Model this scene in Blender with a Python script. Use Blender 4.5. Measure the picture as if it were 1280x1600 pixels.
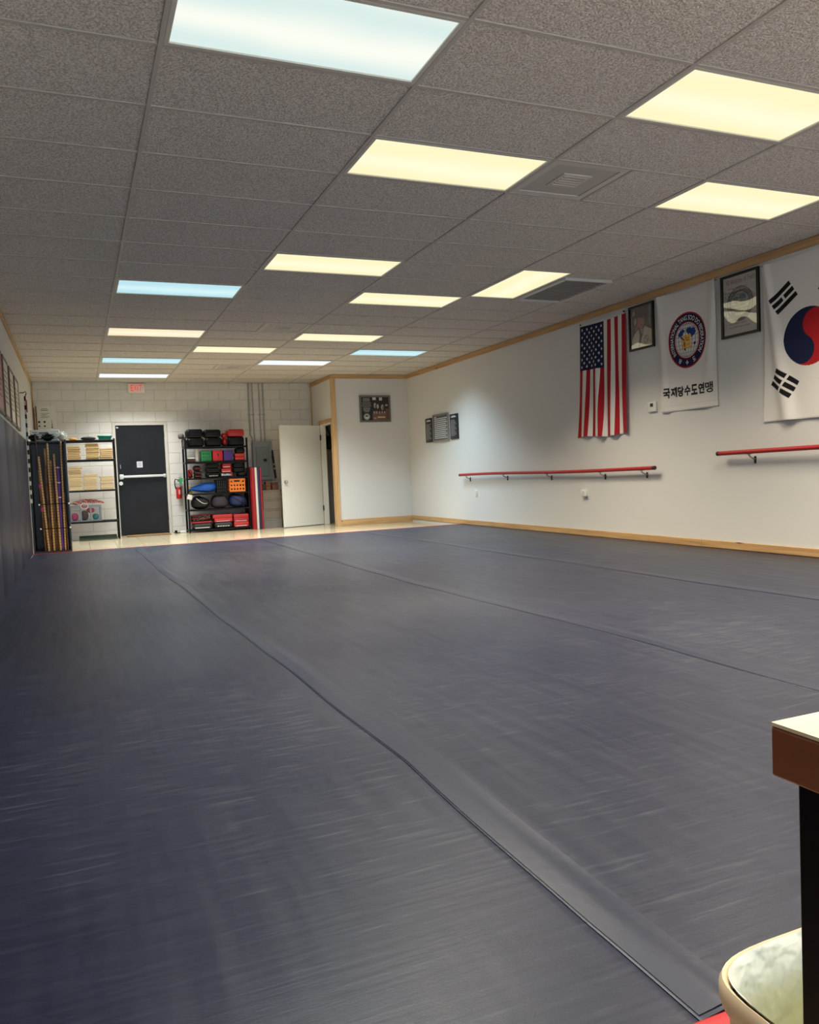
import bpy, bmesh, math, random
import numpy as np
from mathutils import Vector, Matrix

random.seed(7)
rng = np.random.default_rng(7)
for o in list(bpy.data.objects):
    bpy.data.objects.remove(o)
scene = bpy.context.scene
COL = scene.collection

# ------------------------------------------------------------------ camera
cd = bpy.data.cameras.new('camera')
cam = bpy.data.objects.new('camera', cd)
COL.objects.link(cam)
cd.sensor_fit = 'HORIZONTAL'
cd.sensor_width = 36.0
cd.lens = 36.0 * 1246.4 / 1280.0
cd.clip_start = 0.02
yaw, pitch, roll = math.radians(22.589), math.radians(-2.794), math.radians(-2.422)
fw = Vector((math.sin(yaw) * math.cos(pitch), math.cos(yaw) * math.cos(pitch), math.sin(pitch)))
rt = Vector((math.cos(yaw), -math.sin(yaw), 0))
up = rt.cross(fw)
r2 = math.cos(roll) * rt + math.sin(roll) * up
u2 = -math.sin(roll) * rt + math.cos(roll) * up
cam.matrix_world = Matrix((
    (r2.x, u2.x, -fw.x, -0.4524), (r2.y, u2.y, -fw.y, -3.7142), (r2.z, u2.z, -fw.z, 0.9125), (0, 0, 0, 1)))
scene.camera = cam

# ------------------------------------------------------------------ world (overcast daylight behind the shop front) and exposure
wd = bpy.data.worlds.new('world')
scene.world = wd
wd.use_nodes = True
wd.node_tree.nodes['Background'].inputs[0].default_value = (0.70, 0.84, 1.0, 1)
wd.node_tree.nodes['Background'].inputs[1].default_value = 3.6
scene.view_settings.view_transform = 'Standard'
scene.view_settings.look = 'None'
scene.view_settings.exposure = 0.22
scene.view_settings.gamma = 1.0
scene.view_settings.use_curve_mapping = False
PANEL_WATTS = 44.0          # each ceiling troffer
PANEL_SPREAD = 119.0        # prismatic lens: cut-off of the lamp's light, degrees
LENS_GLOW = 0.90            # the lit lens itself

# ------------------------------------------------------------------ helpers
def lin(c):
    return tuple(((v / 255.0) / 12.92 if v / 255.0 <= 0.04045 else (((v / 255.0) + 0.055) / 1.055) ** 2.4) for v in c)

MATS = {}
def mat(name, rgb, rough=0.6, metal=0.0, spec=0.5, noise=None, bump=None, attr=None, coat=0.0):
    """procedural principled material; rgb in 0-255; noise=(scale, amount) colour variation; bump=(scale, strength, distance)"""
    if name in MATS:
        return MATS[name]
    m = bpy.data.materials.new(name)
    m.use_nodes = True
    nt = m.node_tree
    b = nt.nodes['Principled BSDF']
    c = lin(rgb)
    b.inputs['Base Color'].default_value = (*c, 1)
    b.inputs['Roughness'].default_value = rough
    b.inputs['Metallic'].default_value = metal
    b.inputs['Specular IOR Level'].default_value = spec
    if coat:
        b.inputs['Coat Weight'].default_value = coat
        b.inputs['Coat Roughness'].default_value = 0.15
    tc = nt.nodes.new('ShaderNodeTexCoord')
    if attr:
        a = nt.nodes.new('ShaderNodeAttribute')
        a.attribute_name = attr
        nt.links.new(a.outputs['Color'], b.inputs['Base Color'])
    elif noise:
        n = nt.nodes.new('ShaderNodeTexNoise')
        n.inputs['Scale'].default_value = noise[0]
        n.inputs['Detail'].default_value = 4
        nt.links.new(tc.outputs['Object'], n.inputs['Vector'])
        r = nt.nodes.new('ShaderNodeMapRange')
        r.inputs['From Min'].default_value = 0.3
        r.inputs['From Max'].default_value = 0.7
        r.inputs['To Min'].default_value = 1 - noise[1]
        r.inputs['To Max'].default_value = 1 + noise[1]
        nt.links.new(n.outputs['Fac'], r.inputs['Value'])
        mx = nt.nodes.new('ShaderNodeVectorMath')
        mx.operation = 'SCALE'
        mx.inputs[0].default_value = c
        nt.links.new(r.outputs[0], mx.inputs['Scale'])
        nt.links.new(mx.outputs[0], b.inputs['Base Color'])
    if bump:
        n = nt.nodes.new('ShaderNodeTexNoise')
        n.inputs['Scale'].default_value = bump[0]
        n.inputs['Detail'].default_value = 3
        nt.links.new(tc.outputs['Object'], n.inputs['Vector'])
        bp = nt.nodes.new('ShaderNodeBump')
        bp.inputs['Strength'].default_value = bump[1]
        bp.inputs['Distance'].default_value = bump[2]
        nt.links.new(n.outputs['Fac'], bp.inputs['Height'])
        nt.links.new(bp.outputs[0], b.inputs['Normal'])
    MATS[name] = m
    return m

WL = {}          # world location of each object made here (nothing in the scene is rotated or scaled at object level)

def setp(o, label=None, cat=None, group=None, kind=None):
    if label: o['label'] = label
    if cat: o['category'] = cat
    if group: o['group'] = group
    if kind: o['kind'] = kind
    return o

def thing(name, label, cat, loc, group=None, kind=None):
    o = bpy.data.objects.new(name, None)
    o.empty_display_size = 0.1
    COL.objects.link(o)
    o.location = loc
    WL[o.name] = Vector(loc)
    return setp(o, label, cat, group, kind)

class MB:
    """collects shapes in world coordinates, then links them as one mesh"""
    def __init__(s):
        s.v = []; s.f = []; s.mi = []; s.sm = []
    def add(s, vs, fs, mi=0, smooth=False):
        k = len(s.v)
        s.v += [tuple(v) for v in vs]
        for f in fs:
            s.f.append(tuple(i + k for i in f)); s.mi.append(mi); s.sm.append(smooth)
        return s
    def box(s, x0, x1, y0, y1, z0, z1, bev=0.0, seg=2, mi=0, fn=None):
        if x0 > x1: x0, x1 = x1, x0
        if y0 > y1: y0, y1 = y1, y0
        if z0 > z1: z0, z1 = z1, z0
        if bev <= 0:
            vs = [(x, y, z) for z in (z0, z1) for y in (y0, y1) for x in (x0, x1)]
            fs = [(0, 2, 3, 1), (4, 5, 7, 6), (0, 1, 5, 4), (2, 6, 7, 3), (0, 4, 6, 2), (1, 3, 7, 5)]
            sm = False
        else:
            bm = bmesh.new()
            bmesh.ops.create_cube(bm, size=1)
            for v in bm.verts:
                v.co = ((x0 + x1) / 2 + v.co.x * (x1 - x0), (y0 + y1) / 2 + v.co.y * (y1 - y0), (z0 + z1) / 2 + v.co.z * (z1 - z0))
            bm.normal_update()
            bmesh.ops.bevel(bm, geom=bm.edges[:], offset=bev, segments=seg, profile=0.5, affect='EDGES')
            bm.verts.index_update(); bm.normal_update()
            vs = [tuple(v.co) for v in bm.verts]
            fs = [tuple(v.index for v in f.verts) for f in bm.faces]
            flat = [max(abs(c) for c in f.normal) > 0.9995 for f in bm.faces]
            bm.free(); sm = seg > 1
        if fn: vs = [fn(*v) for v in vs]
        s.add(vs, fs, mi, sm)
        if sm:
            for i, fl in enumerate(flat):
                if fl: s.sm[len(s.sm) - len(flat) + i] = False
        return s
    def cyl(s, p0, p1, r0, r1=None, n=12, mi=0, caps=True):
        p0 = Vector(p0); p1 = Vector(p1); r1 = r0 if r1 is None else r1
        d = (p1 - p0).normalized()
        a = d.orthogonal().normalized(); b = d.cross(a)
        vs = []
        for p, r in ((p0, r0), (p1, r1)):
            for i in range(n):
                t = 2 * math.pi * i / n
                vs.append(p + a * (r * math.cos(t)) + b * (r * math.sin(t)))
        s.add(vs, [(i, (i + 1) % n, n + (i + 1) % n, n + i) for i in range(n)], mi, True)
        if caps:
            s.add(vs[:n], [tuple(range(n))[::-1]], mi); s.add(vs[n:], [tuple(range(n))], mi)
        return s
    def tube(s, pts, r, n=8, mi=0, closed=False):
        pts = [Vector(p) for p in pts]
        rings = []
        m = len(pts)
        prev = None
        for i, p in enumerate(pts):
            if closed: d = (pts[(i + 1) % m] - pts[i - 1]).normalized()
            else: d = (pts[min(i + 1, m - 1)] - pts[max(i - 1, 0)]).normalized()
            if prev is None: a = d.orthogonal().normalized()
            else: a = (prev - d * prev.dot(d)).normalized()
            prev = a
            b = d.cross(a)
            rr = r[i] if isinstance(r, (list, tuple)) else r
            rings.append([p + a * (rr * math.cos(2 * math.pi * k / n)) + b * (rr * math.sin(2 * math.pi * k / n)) for k in range(n)])
        vs = [v for ring in rings for v in ring]
        fs = []
        for i in range(m if closed else m - 1):
            j = (i + 1) % m
            for k in range(n):
                fs.append((i * n + k, i * n + (k + 1) % n, j * n + (k + 1) % n, j * n + k))
        if not closed:
            fs.append(tuple(range(n))[::-1]); fs.append(tuple((m - 1) * n + k for k in range(n)))
        return s.add(vs, fs, mi, True)
    def blob(s, c, r, e=2.0, n=20, m=14, mi=0, fn=None):
        """superellipsoid; fn deforms unit-ball points before scaling"""
        vs = []
        def sp(x, p): return math.copysign(abs(x) ** p, x)
        for j in range(m + 1):
            ph = -math.pi / 2 + math.pi * j / m
            for i in range(n):
                th = 2 * math.pi * i / n
                q = (sp(math.cos(ph), 2 / e) * sp(math.cos(th), 2 / e), sp(math.cos(ph), 2 / e) * sp(math.sin(th), 2 / e), sp(math.sin(ph), 2 / e))
                if fn: q = fn(*q)
                vs.append((c[0] + r[0] * q[0], c[1] + r[1] * q[1], c[2] + r[2] * q[2]))
        fs = [(j * n + i, j * n + (i + 1) % n, (j + 1) * n + (i + 1) % n, (j + 1) * n + i) for j in range(m) for i in range(n)]
        return s.add(vs, fs, mi, True)
    def done(s, name, mats, parent=None, label=None, cat=None, group=None, kind=None, origin=None):
        if not isinstance(mats, (list, tuple)): mats = [mats]
        me = bpy.data.meshes.new(name)
        a = np.array(s.v, float)
        if parent is not None and origin is None: org = WL[parent.name]
        elif origin is not None: org = Vector(origin)
        else: org = Vector(((a[:, 0].min() + a[:, 0].max()) / 2, (a[:, 1].min() + a[:, 1].max()) / 2, a[:, 2].min()))
        me.from_pydata([tuple(q) for q in (a - np.array(org))], [], s.f)
        for m in mats: me.materials.append(m)
        me.polygons.foreach_set('material_index', s.mi)
        me.polygons.foreach_set('use_smooth', s.sm)
        if any(s.sm):
            try: me.set_sharp_from_angle(angle=math.radians(50))
            except Exception: pass
        me.update()
        o = bpy.data.objects.new(name, me)
        COL.objects.link(o)
        if parent is not None:
            o.parent = parent
            o.location = org - WL[parent.name]
        else: o.location = org
        WL[o.name] = Vector(org)
        return setp(o, label, cat, group, kind)

def inst(src, name, dloc, parent):
    """copy of a mesh object sharing its data, moved by dloc"""
    o = src.copy()
    COL.objects.link(o)
    o.name = name
    o.parent = parent
    o.location = Vector(src.location) + Vector(dloc)
    return o

_glyph = {}
def text_mesh(s, size=1.0, bold=0.0, align='LEFT'):
    """(verts Nx2, faces) of a line of lettering in the built-in font"""
    key = (s, bold)
    if key not in _glyph:
        cu = bpy.data.curves.new('lettering', 'FONT')
        cu.body = s
        cu.offset = bold
        cu.resolution_u = 3
        ob = bpy.data.objects.new('lettering', cu)
        COL.objects.link(ob)
        dg = bpy.context.evaluated_depsgraph_get()
        me = bpy.data.meshes.new_from_object(ob.evaluated_get(dg))
        v = np.array([(q.co.x, q.co.y) for q in me.vertices]) if len(me.vertices) else np.zeros((0, 2))
        f = [tuple(p.vertices) for p in me.polygons]
        bpy.data.objects.remove(ob); bpy.data.curves.remove(cu); bpy.data.meshes.remove(me)
        _glyph[key] = (v, f)
    v, f = _glyph[key]
    v = v * size
    if len(v):
        if align == 'CENTER': v = v - np.array([(v[:, 0].min() + v[:, 0].max()) / 2, 0])
        elif align == 'LEFT': v = v - np.array([v[:, 0].min(), 0])
    return v, f

def fit_text(s, u0, u1, v0, v1, bold=0.0):
    """lettering stretched into a rectangle"""
    v, f = text_mesh(s, 1.0, bold)
    mn, mx = v.min(0), v.max(0)
    q = (v - mn) / (mx - mn)
    return np.stack([u0 + q[:, 0] * (u1 - u0), v0 + q[:, 1] * (v1 - v0)], 1), f

# placing flat (u right, v up, d off the wall) drawings on a wall as the room sees it
def on_right(y0, z0, x=5.66):
    return lambda u, v, d: (x - d, y0 - u, z0 + v)
def on_back(x0, z0, y=12.30):
    return lambda u, v, d: (x0 + u, y - d, z0 + v)
def on_left(y0, z0, x=-1.10):
    return lambda u, v, d: (x + d, y0 + u, z0 + v)

class Flat(MB):
    def __init__(s, place):
        super().__init__(); s.place = place
    def rect(s, u0, u1, v0, v1, d, mi=0):
        return s.add([s.place(u, v, d) for u, v in ((u0, v0), (u1, v0), (u1, v1), (u0, v1))], [(0, 1, 2, 3)], mi)
    def poly(s, pts, d, mi=0):
        return s.add([s.place(u, v, d) for u, v in pts], [tuple(range(len(pts)))], mi)
    def disc(s, u, v, r, d, mi=0, n=24, r2=None):
        r2 = r if r2 is None else r2
        return s.poly([(u + r * math.cos(2 * math.pi * i / n), v + r2 * math.sin(2 * math.pi * i / n)) for i in range(n)], d, mi)
    def ring(s, u, v, ra, rb, d, mi=0, n=40):
        vs = []
        for r in (ra, rb):
            for i in range(n): vs.append(s.place(u + r * math.cos(2 * math.pi * i / n), v + r * math.sin(2 * math.pi * i / n), d))
        return s.add(vs, [(i, (i + 1) % n, n + (i + 1) % n, n + i) for i in range(n)], mi)
    def text(s, vf, d, mi=0, du=0, dv=0):
        return s.add([s.place(u + du, v + dv, d) for u, v in vf[0]], vf[1], mi)
    def slab(s, u0, u1, v0, v1, d0, d1, mi=0, bev=0):
        a = s.place(u0, v0, d0); b = s.place(u1, v1, d1)
        return s.box(a[0], b[0], a[1], b[1], a[2], b[2], bev, 2, mi)
    def frame(s, u0, u1, v0, v1, w, d0, d1, mi=0):
        s.slab(u0, u1, v1 - w, v1, d0, d1, mi); s.slab(u0, u1, v0, v0 + w, d0, d1, mi)
        s.slab(u0, u0 + w, v0 + w, v1 - w, d0, d1, mi); s.slab(u1 - w, u1, v0 + w, v1 - w, d0, d1, mi)
        return s

def cloth(name, place, W, H, nu, nv, disp, colour, material, parent):
    """a sheet of cloth: disp(u,v) -> (u', v', d); colour(u,v) -> rgb linear print, both vectorised"""
    u, v = np.meshgrid(np.linspace(0, W, nu), np.linspace(0, H, nv))
    u = u.ravel(); v = v.ravel()
    U, V, D = disp(u, v)
    org = WL[parent.name]
    X, Y, Z = place(U, V, D)
    X = np.broadcast_to(X, U.shape); 
    co = np.stack([X, Y, Z], 1) - np.array(org)
    idx = np.arange(nu * nv).reshape(nv, nu)
    fs = np.stack([idx[:-1, :-1], idx[:-1, 1:], idx[1:, 1:], idx[1:, :-1]], -1).reshape(-1, 4)
    me = bpy.data.meshes.new(name)
    me.vertices.add(len(co)); me.vertices.foreach_set('co', co.ravel().astype(np.float32))
    me.loops.add(fs.size); me.loops.foreach_set('vertex_index', fs.ravel().astype(np.int32))
    me.polygons.add(len(fs)); me.polygons.foreach_set('loop_start', np.arange(0, fs.size, 4, dtype=np.int32))
    me.update(calc_edges=True)
    me.polygons.foreach_set('use_smooth', np.ones(len(fs), bool))
    c = np.ones((len(co), 4), np.float32); c[:, :3] = colour(u, v)
    at = me.color_attributes.new('print', 'FLOAT_COLOR', 'POINT')
    at.data.foreach_set('color', c.ravel())
    me.materials.append(material)
    me.validate()
    o = bpy.data.objects.new(name, me)
    COL.objects.link(o)
    o.parent = parent
    WL[o.name] = Vector(org)
    return o

ORD = ['bottom', 'second', 'third', 'fourth', 'fifth', 'sixth', 'seventh', 'eighth', 'ninth', 'tenth', 'eleventh', 'twelfth', 'thirteenth', 'fourteenth']

# ------------------------------------------------------------------ room measures
XL, XR, YB, YF = -1.10, 5.66, 12.30, -6.10
H = 2.835                     # ceiling
ZT = -0.045                   # tiled floor (mats lie on it, their top is z = 0)
CX, CY = 1.2192, 0.6096       # ceiling grid
PX, PY = 4.12, 10.85          # closet corner

# ------------------------------------------------------------------ materials
paint_grey = mat('grey_wall_paint', (213, 211, 207), 0.65, bump=(90, 0.12, 0.004))
paint_white = mat('white_block_paint', (220, 216, 207), 0.55, noise=(6, 0.04), bump=(120, 0.25, 0.004))
mortar_m = mat('painted_mortar', (188, 184, 174), 0.8)
black_m = mat('black_metal', (8, 8, 9), 0.42, 0.0, 0.22)
chrome = mat('brushed_steel', (190, 190, 190), 0.3, 1.0)
white_pl = mat('white_plastic', (225, 223, 215), 0.45)

def wood_mat(name, a, b, axis, scale=1.0, rough=0.5):
    m = bpy.data.materials.new(name); m.use_nodes = True
    nt = m.node_tree; bs = nt.nodes['Principled BSDF']
    bs.inputs['Roughness'].default_value = rough
    tc = nt.nodes.new('ShaderNodeTexCoord'); mp = nt.nodes.new('ShaderNodeMapping')
    sc = [26 * scale, 26 * scale, 26 * scale]; sc['xyz'.index(axis)] = 1.6 * scale
    mp.inputs['Scale'].default_value = sc
    nt.links.new(tc.outputs['Object'], mp.inputs['Vector'])
    n = nt.nodes.new('ShaderNodeTexNoise'); n.inputs['Scale'].default_value = 1.0; n.inputs['Detail'].default_value = 5; n.inputs['Distortion'].default_value = 0.6
    nt.links.new(mp.outputs[0], n.inputs['Vector'])
    cr = nt.nodes.new('ShaderNodeValToRGB')
    cr.color_ramp.elements[0].position = 0.3; cr.color_ramp.elements[0].color = (*lin(a), 1)
    cr.color_ramp.elements[1].position = 0.65; cr.color_ramp.elements[1].color = (*lin(b), 1)
    nt.links.new(n.outputs['Fac'], cr.inputs['Fac'])
    # knots
    mp2 = nt.nodes.new('ShaderNodeMapping'); s2 = [9, 9, 9]; s2['xyz'.index(axis)] = 2.2
    mp2.inputs['Scale'].default_value = s2
    nt.links.new(tc.outputs['Object'], mp2.inputs['Vector'])
    vo = nt.nodes.new('ShaderNodeTexVoronoi'); vo.inputs['Scale'].default_value = 1.0
    nt.links.new(mp2.outputs[0], vo.inputs['Vector'])
    k = nt.nodes.new('ShaderNodeMapRange'); k.inputs['From Min'].default_value = 0.06; k.inputs['From Max'].default_value = 0.14
    nt.links.new(vo.outputs['Distance'], k.inputs['Value'])
    mx = nt.nodes.new('ShaderNodeMixRGB'); mx.inputs['Color1'].default_value = (*lin((96, 58, 28)), 1)
    nt.links.new(k.outputs[0], mx.inputs['Fac']); nt.links.new(cr.outputs[0], mx.inputs['Color2'])
    nt.links.new(mx.outputs[0], bs.inputs['Base Color'])
    MATS[name] = m
    return m
pine_y = wood_mat('pine_along_room', (172, 132, 86), (200, 160, 110), 'y')
pine_x = wood_mat('pine_across_room', (178, 138, 90), (206, 166, 114), 'x')
pine_z = wood_mat('pine_upright', (186, 146, 98), (214, 176, 124), 'z')

def ceiling_mat():
    m = bpy.data.materials.new('pebbled_ceiling_tile'); m.use_nodes = True
    nt = m.node_tree; bs = nt.nodes['Principled BSDF']
    bs.inputs['Roughness'].default_value = 0.85
    geo = nt.nodes.new('ShaderNodeNewGeometry')
    n = nt.nodes.new('ShaderNodeTexNoise'); n.inputs['Scale'].default_value = 95; n.inputs['Detail'].default_value = 2.5; n.inputs['Roughness'].default_value = 0.6
    nt.links.new(geo.outputs['Position'], n.inputs['Vector'])
    cr = nt.nodes.new('ShaderNodeValToRGB')
    cr.color_ramp.elements[0].position = 0.36; cr.color_ramp.elements[0].color = (*lin((176, 166, 156)), 1)
    cr.color_ramp.elements[1].position = 0.62; cr.color_ramp.elements[1].color = (*lin((236, 229, 220)), 1)
    nt.links.new(n.outputs['Fac'], cr.inputs['Fac'])
    nt.links.new(cr.outputs[0], bs.inputs['Base Color'])
    bp = nt.nodes.new('ShaderNodeBump'); bp.inputs['Strength'].default_value = 0.9; bp.inputs['Distance'].default_value = 0.012
    nt.links.new(n.outputs['Fac'], bp.inputs['Height']); nt.links.new(bp.outputs[0], bs.inputs['Normal'])
    return m
tile_m = ceiling_mat()
bar_m = mat('painted_grid_steel', (186, 180, 172), 0.5)

def mat_vinyl():
    m = bpy.data.materials.new('navy_vinyl_mat'); m.use_nodes = True
    nt = m.node_tree; bs = nt.nodes['Principled BSDF']
    geo = nt.nodes.new('ShaderNodeNewGeometry')
    def noise(scale, vec, detail=4):
        mp = nt.nodes.new('ShaderNodeMapping'); mp.inputs['Scale'].default_value = vec
        mp.inputs['Rotation'].default_value = (0, 0, 0.0)
        nt.links.new(geo.outputs['Position'], mp.inputs['Vector'])
        n = nt.nodes.new('ShaderNodeTexNoise'); n.inputs['Scale'].default_value = scale; n.inputs['Detail'].default_value = detail
        nt.links.new(mp.outputs[0], n.inputs['Vector'])
        return n.outputs['Fac']
    big = noise(0.55, (1, 1, 1), 3)
    scr = noise(1.0, (5, 60, 1), 6)          # fine scuffs lying across the room
    drag = noise(1.0, (22, 1.6, 1), 4)       # drag marks along the room
    grain = noise(260, (1, 1, 1), 2)
    cr = nt.nodes.new('ShaderNodeValToRGB')
    cr.color_ramp.elements[0].position = 0.40; cr.color_ramp.elements[0].color = (*lin((15, 21, 42)), 1)
    cr.color_ramp.elements[1].position = 0.56; cr.color_ramp.elements[1].color = (*lin((25, 30, 50)), 1)
    e3 = cr.color_ramp.elements.new(0.64); e3.color = (*lin((46, 49, 60)), 1)     # pale scuffs
    mixn = nt.nodes.new('ShaderNodeMath'); mixn.operation = 'MULTIPLY_ADD'; mixn.inputs[1].default_value = 0.68; 
    nt.links.new(scr, mixn.inputs[0])
    h2 = nt.nodes.new('ShaderNodeMath'); h2.operation = 'MULTIPLY'; h2.inputs[1].default_value = 0.32
    nt.links.new(big, h2.inputs[0]); nt.links.new(h2.outputs[0], mixn.inputs[2])
    nt.links.new(mixn.outputs[0], cr.inputs['Fac'])
    nt.links.new(cr.outputs[0], bs.inputs['Base Color'])
    ro = nt.nodes.new('ShaderNodeMapRange'); ro.inputs['From Min'].default_value = 0.3; ro.inputs['From Max'].default_value = 0.7
    ro.inputs['To Min'].default_value = 0.31; ro.inputs['To Max'].default_value = 0.45
    av = nt.nodes.new('ShaderNodeMath'); av.operation = 'MULTIPLY_ADD'; av.inputs[1].default_value = 0.5
    d2 = nt.nodes.new('ShaderNodeMath'); d2.operation = 'MULTIPLY'; d2.inputs[1].default_value = 0.5
    nt.links.new(big, d2.inputs[0]); nt.links.new(drag, av.inputs[0]); nt.links.new(d2.outputs[0], av.inputs[2])
    nt.links.new(av.outputs[0], ro.inputs['Value']); nt.links.new(ro.outputs[0], bs.inputs['Roughness'])
    bs.inputs['Specular IOR Level'].default_value = 0.45
    sm = nt.nodes.new('ShaderNodeMath'); sm.operation = 'ADD'
    s3 = nt.nodes.new('ShaderNodeMath'); s3.operation = 'MULTIPLY'; s3.inputs[1].default_value = 0.35
    nt.links.new(grain, s3.inputs[0]); nt.links.new(scr, sm.inputs[0]); nt.links.new(s3.outputs[0], sm.inputs[1])
    bp = nt.nodes.new('ShaderNodeBump'); bp.inputs['Strength'].default_value = 0.12; bp.inputs['Distance'].default_value = 0.004
    nt.links.new(sm.outputs[0], bp.inputs['Height']); nt.links.new(bp.outputs[0], bs.inputs['Normal'])
    return m
vinyl = mat_vinyl()
pad_vinyl = mat('navy_pad_vinyl', (38, 42, 62), 0.36, noise=(0.8, 0.05), spec=0.4)
tape_vinyl = mat('blue_seam_tape', (29, 34, 53), 0.36, spec=0.5, bump=(30, 0.25, 0.003))
# ================================================================== STRUCTURE
def struct(mb, name, m, parent=None):
    return mb.done(name, m, parent, kind=None if parent else 'structure')

# ---- floor slab and tiles
floor = struct(MB().box(XL - 0.1, XR + 0.1, YF - 0.1, YB + 0.1, -0.16, -0.055), 'floor', mat('grout', (150, 140, 122), 0.8))
tile_floor_m = mat('cream_floor_tile', (190, 172, 138), 0.16, noise=(2.5, 0.06), spec=0.6)
ts = 0.40
y = 8.50
row = 0
while y < YB - 0.02:
    x = XL
    off = 0.0
    while x < XR - 0.02:
        x1 = min(x + ts, XR); y1 = min(y + ts, YB)
        MB().box(x + 0.002, x1 - 0.002, y + 0.002, y1 - 0.002, -0.055, ZT, 0.0015, 1).done('floor_tile', tile_floor_m, floor)
        x += ts
    y += ts
    row += 1

et = MB()
for i in range(17):
    for j in range(9):
        a, b = XL + i * ts, YF + j * ts
        if b < -2.9: et.box(a + 0.002, min(a + ts, XR) - 0.002, b + 0.002, min(b + ts, -2.765) - 0.002, -0.055, ZT)
et.done('entry_tiles', tile_floor_m, floor, kind='stuff')
# ---- training mats
SY = [-6.1, -2.7, -2.4, -1.4, 0.44, 3.0, 4.5, 5.9, 8.6]
SEAM = {0: ([-6.1, 8.6], [-1.05, -1.05]),
        1: (SY, [0.44, 0.43, 0.43, 0.465, 0.41, 0.36, 0.315, 0.29, 0.27]),
        2: ([-6.1, -1.5, 0.15, 2.35, 7.0, 8.6], [2.16, 2.16, 2.16, 2.05, 2.08, 2.08]),
        3: ([-6.1, 0.0, 3.26, 8.6], [3.84, 3.84, 3.77, 3.76]),
        4: ([-6.1, 8.6], [5.645, 5.645])}
def seam_x(k, y):
    w = 0.007 * np.sin(y * 2.1 + k) + 0.003 * np.sin(y * 5.3 + 2 * k) if 0 < k < 4 else 0
    return np.interp(y, *SEAM[k]) + w
def mat_z(x, y):
    z = 0.0012 * np.sin(x * 3.1 + y * 0.7) + 0.0012 * np.sin(y * 1.9 - x)
    for k, a in ((1, 0.0055), (2, 0.003), (3, 0.002)):
        s = x - seam_x(k, y)
        z = z + a * (0.55 + 0.45 * np.sin(y * 1.7 + k)) * np.exp(-((s - 0.060) / 0.028) ** 2)
        z = z + 0.6 * a * (0.5 + 0.5 * np.sin(y * 1.1 + 2 + k)) * np.exp(-((s - 0.13) / 0.022) ** 2)
        z = z - 0.0025 * np.exp(-(s / 0.006) ** 2)
    return z
def strip(mb, xa, xb, ya, yb, lift, bottom, fr, ny):
    ys = np.linspace(ya, yb, ny)
    vs = []; n = len(fr)
    for yy in ys:
        a, b = xa(yy), xb(yy)
        for q in fr:
            xx = a + (b - a) * q
            vs.append((xx, yy, float(mat_z(xx, yy)) + lift))
    fs = [(j * n + i, j * n + i + 1, (j + 1) * n + i + 1, (j + 1) * n + i) for j in range(ny - 1) for i in range(n - 1)]
    mb.add(vs, fs, 0, True)
    if bottom is not None:
        loop = [j * n for j in range(ny)] + [(ny - 1) * n + i for i in range(1, n)] + [j * n + n - 1 for j in range(ny - 2, -1, -1)] + [i for i in range(n - 2, 0, -1)]
        top = [vs[i] for i in loop]
        bot = [(p[0], p[1], bottom) for p in top]
        m = len(top)
        mb.add(top + bot, [(i, (i + 1) % m, m + (i + 1) % m, m + i)[::-1] for i in range(m)], 0)
    return mb
WHERE = ['beside the padded wall', 'second from the padded wall', 'third from the padded wall', 'under the wall with the flags']
fr = [0, 0.003, 0.008, 0.02, 0.03, 0.04, 0.055, 0.07, 0.085, 0.1, 0.13, 0.25, 0.4, 0.6, 0.8, 0.95, 0.985, 0.995, 1]
mats_ = []
for k in range(4):
    y0 = -2.72
    root = thing('training_mat', 'long navy vinyl training mat roll ' + WHERE[k], 'mat', (1.7 * k - 0.3, 3, -0.055), 'navy mat rolls covering the floor')
    strip(MB(), (lambda yy, k=k: seam_x(k, yy) + (0.0012 if k else 0)), (lambda yy, k=k: seam_x(k + 1, yy) - (0.0012 if k < 3 else 0)), y0, 8.56, 0, -0.055, fr, 260).done('mat_sheet', vinyl, root)
    if k == 0:
        strip(MB(), lambda yy: -1.045, lambda yy: -0.972 + 0.004 * math.sin(yy * 2), y0, 8.55, 0.0016, None, [0, 0.5, 1], 120).done('seam_tape', tape_vinyl, root)
    else:
        strip(MB(), lambda yy, k=k: seam_x(k, yy) + 0.006, lambda yy, k=k: seam_x(k, yy) + 0.115 + 0.004 * math.sin(yy * 3), y0 + 0.01, 8.55, 0.0018, None, [0, 0.15, 0.3, 0.42, 0.5, 0.6, 0.7, 0.85, 1], 260).done('seam_tape', tape_vinyl, root)
red_vinyl = mat('red_vinyl', (158, 28, 34), 0.4)
MB().box(-1.05, 5.645, 8.562, 8.602, -0.055, 0.003, 0.004, 2).done('edging_strip', red_vinyl, None, 'long red edging strip between the navy mats and the cream floor tiles', 'edging')
MB().box(-1.05, 5.645, -2.762, -2.722, -0.055, 0.004, 0.004, 2).done('edging_strip', red_vinyl, None, 'red edging strip of the navy mats beside the waste bin', 'edging')

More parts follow.
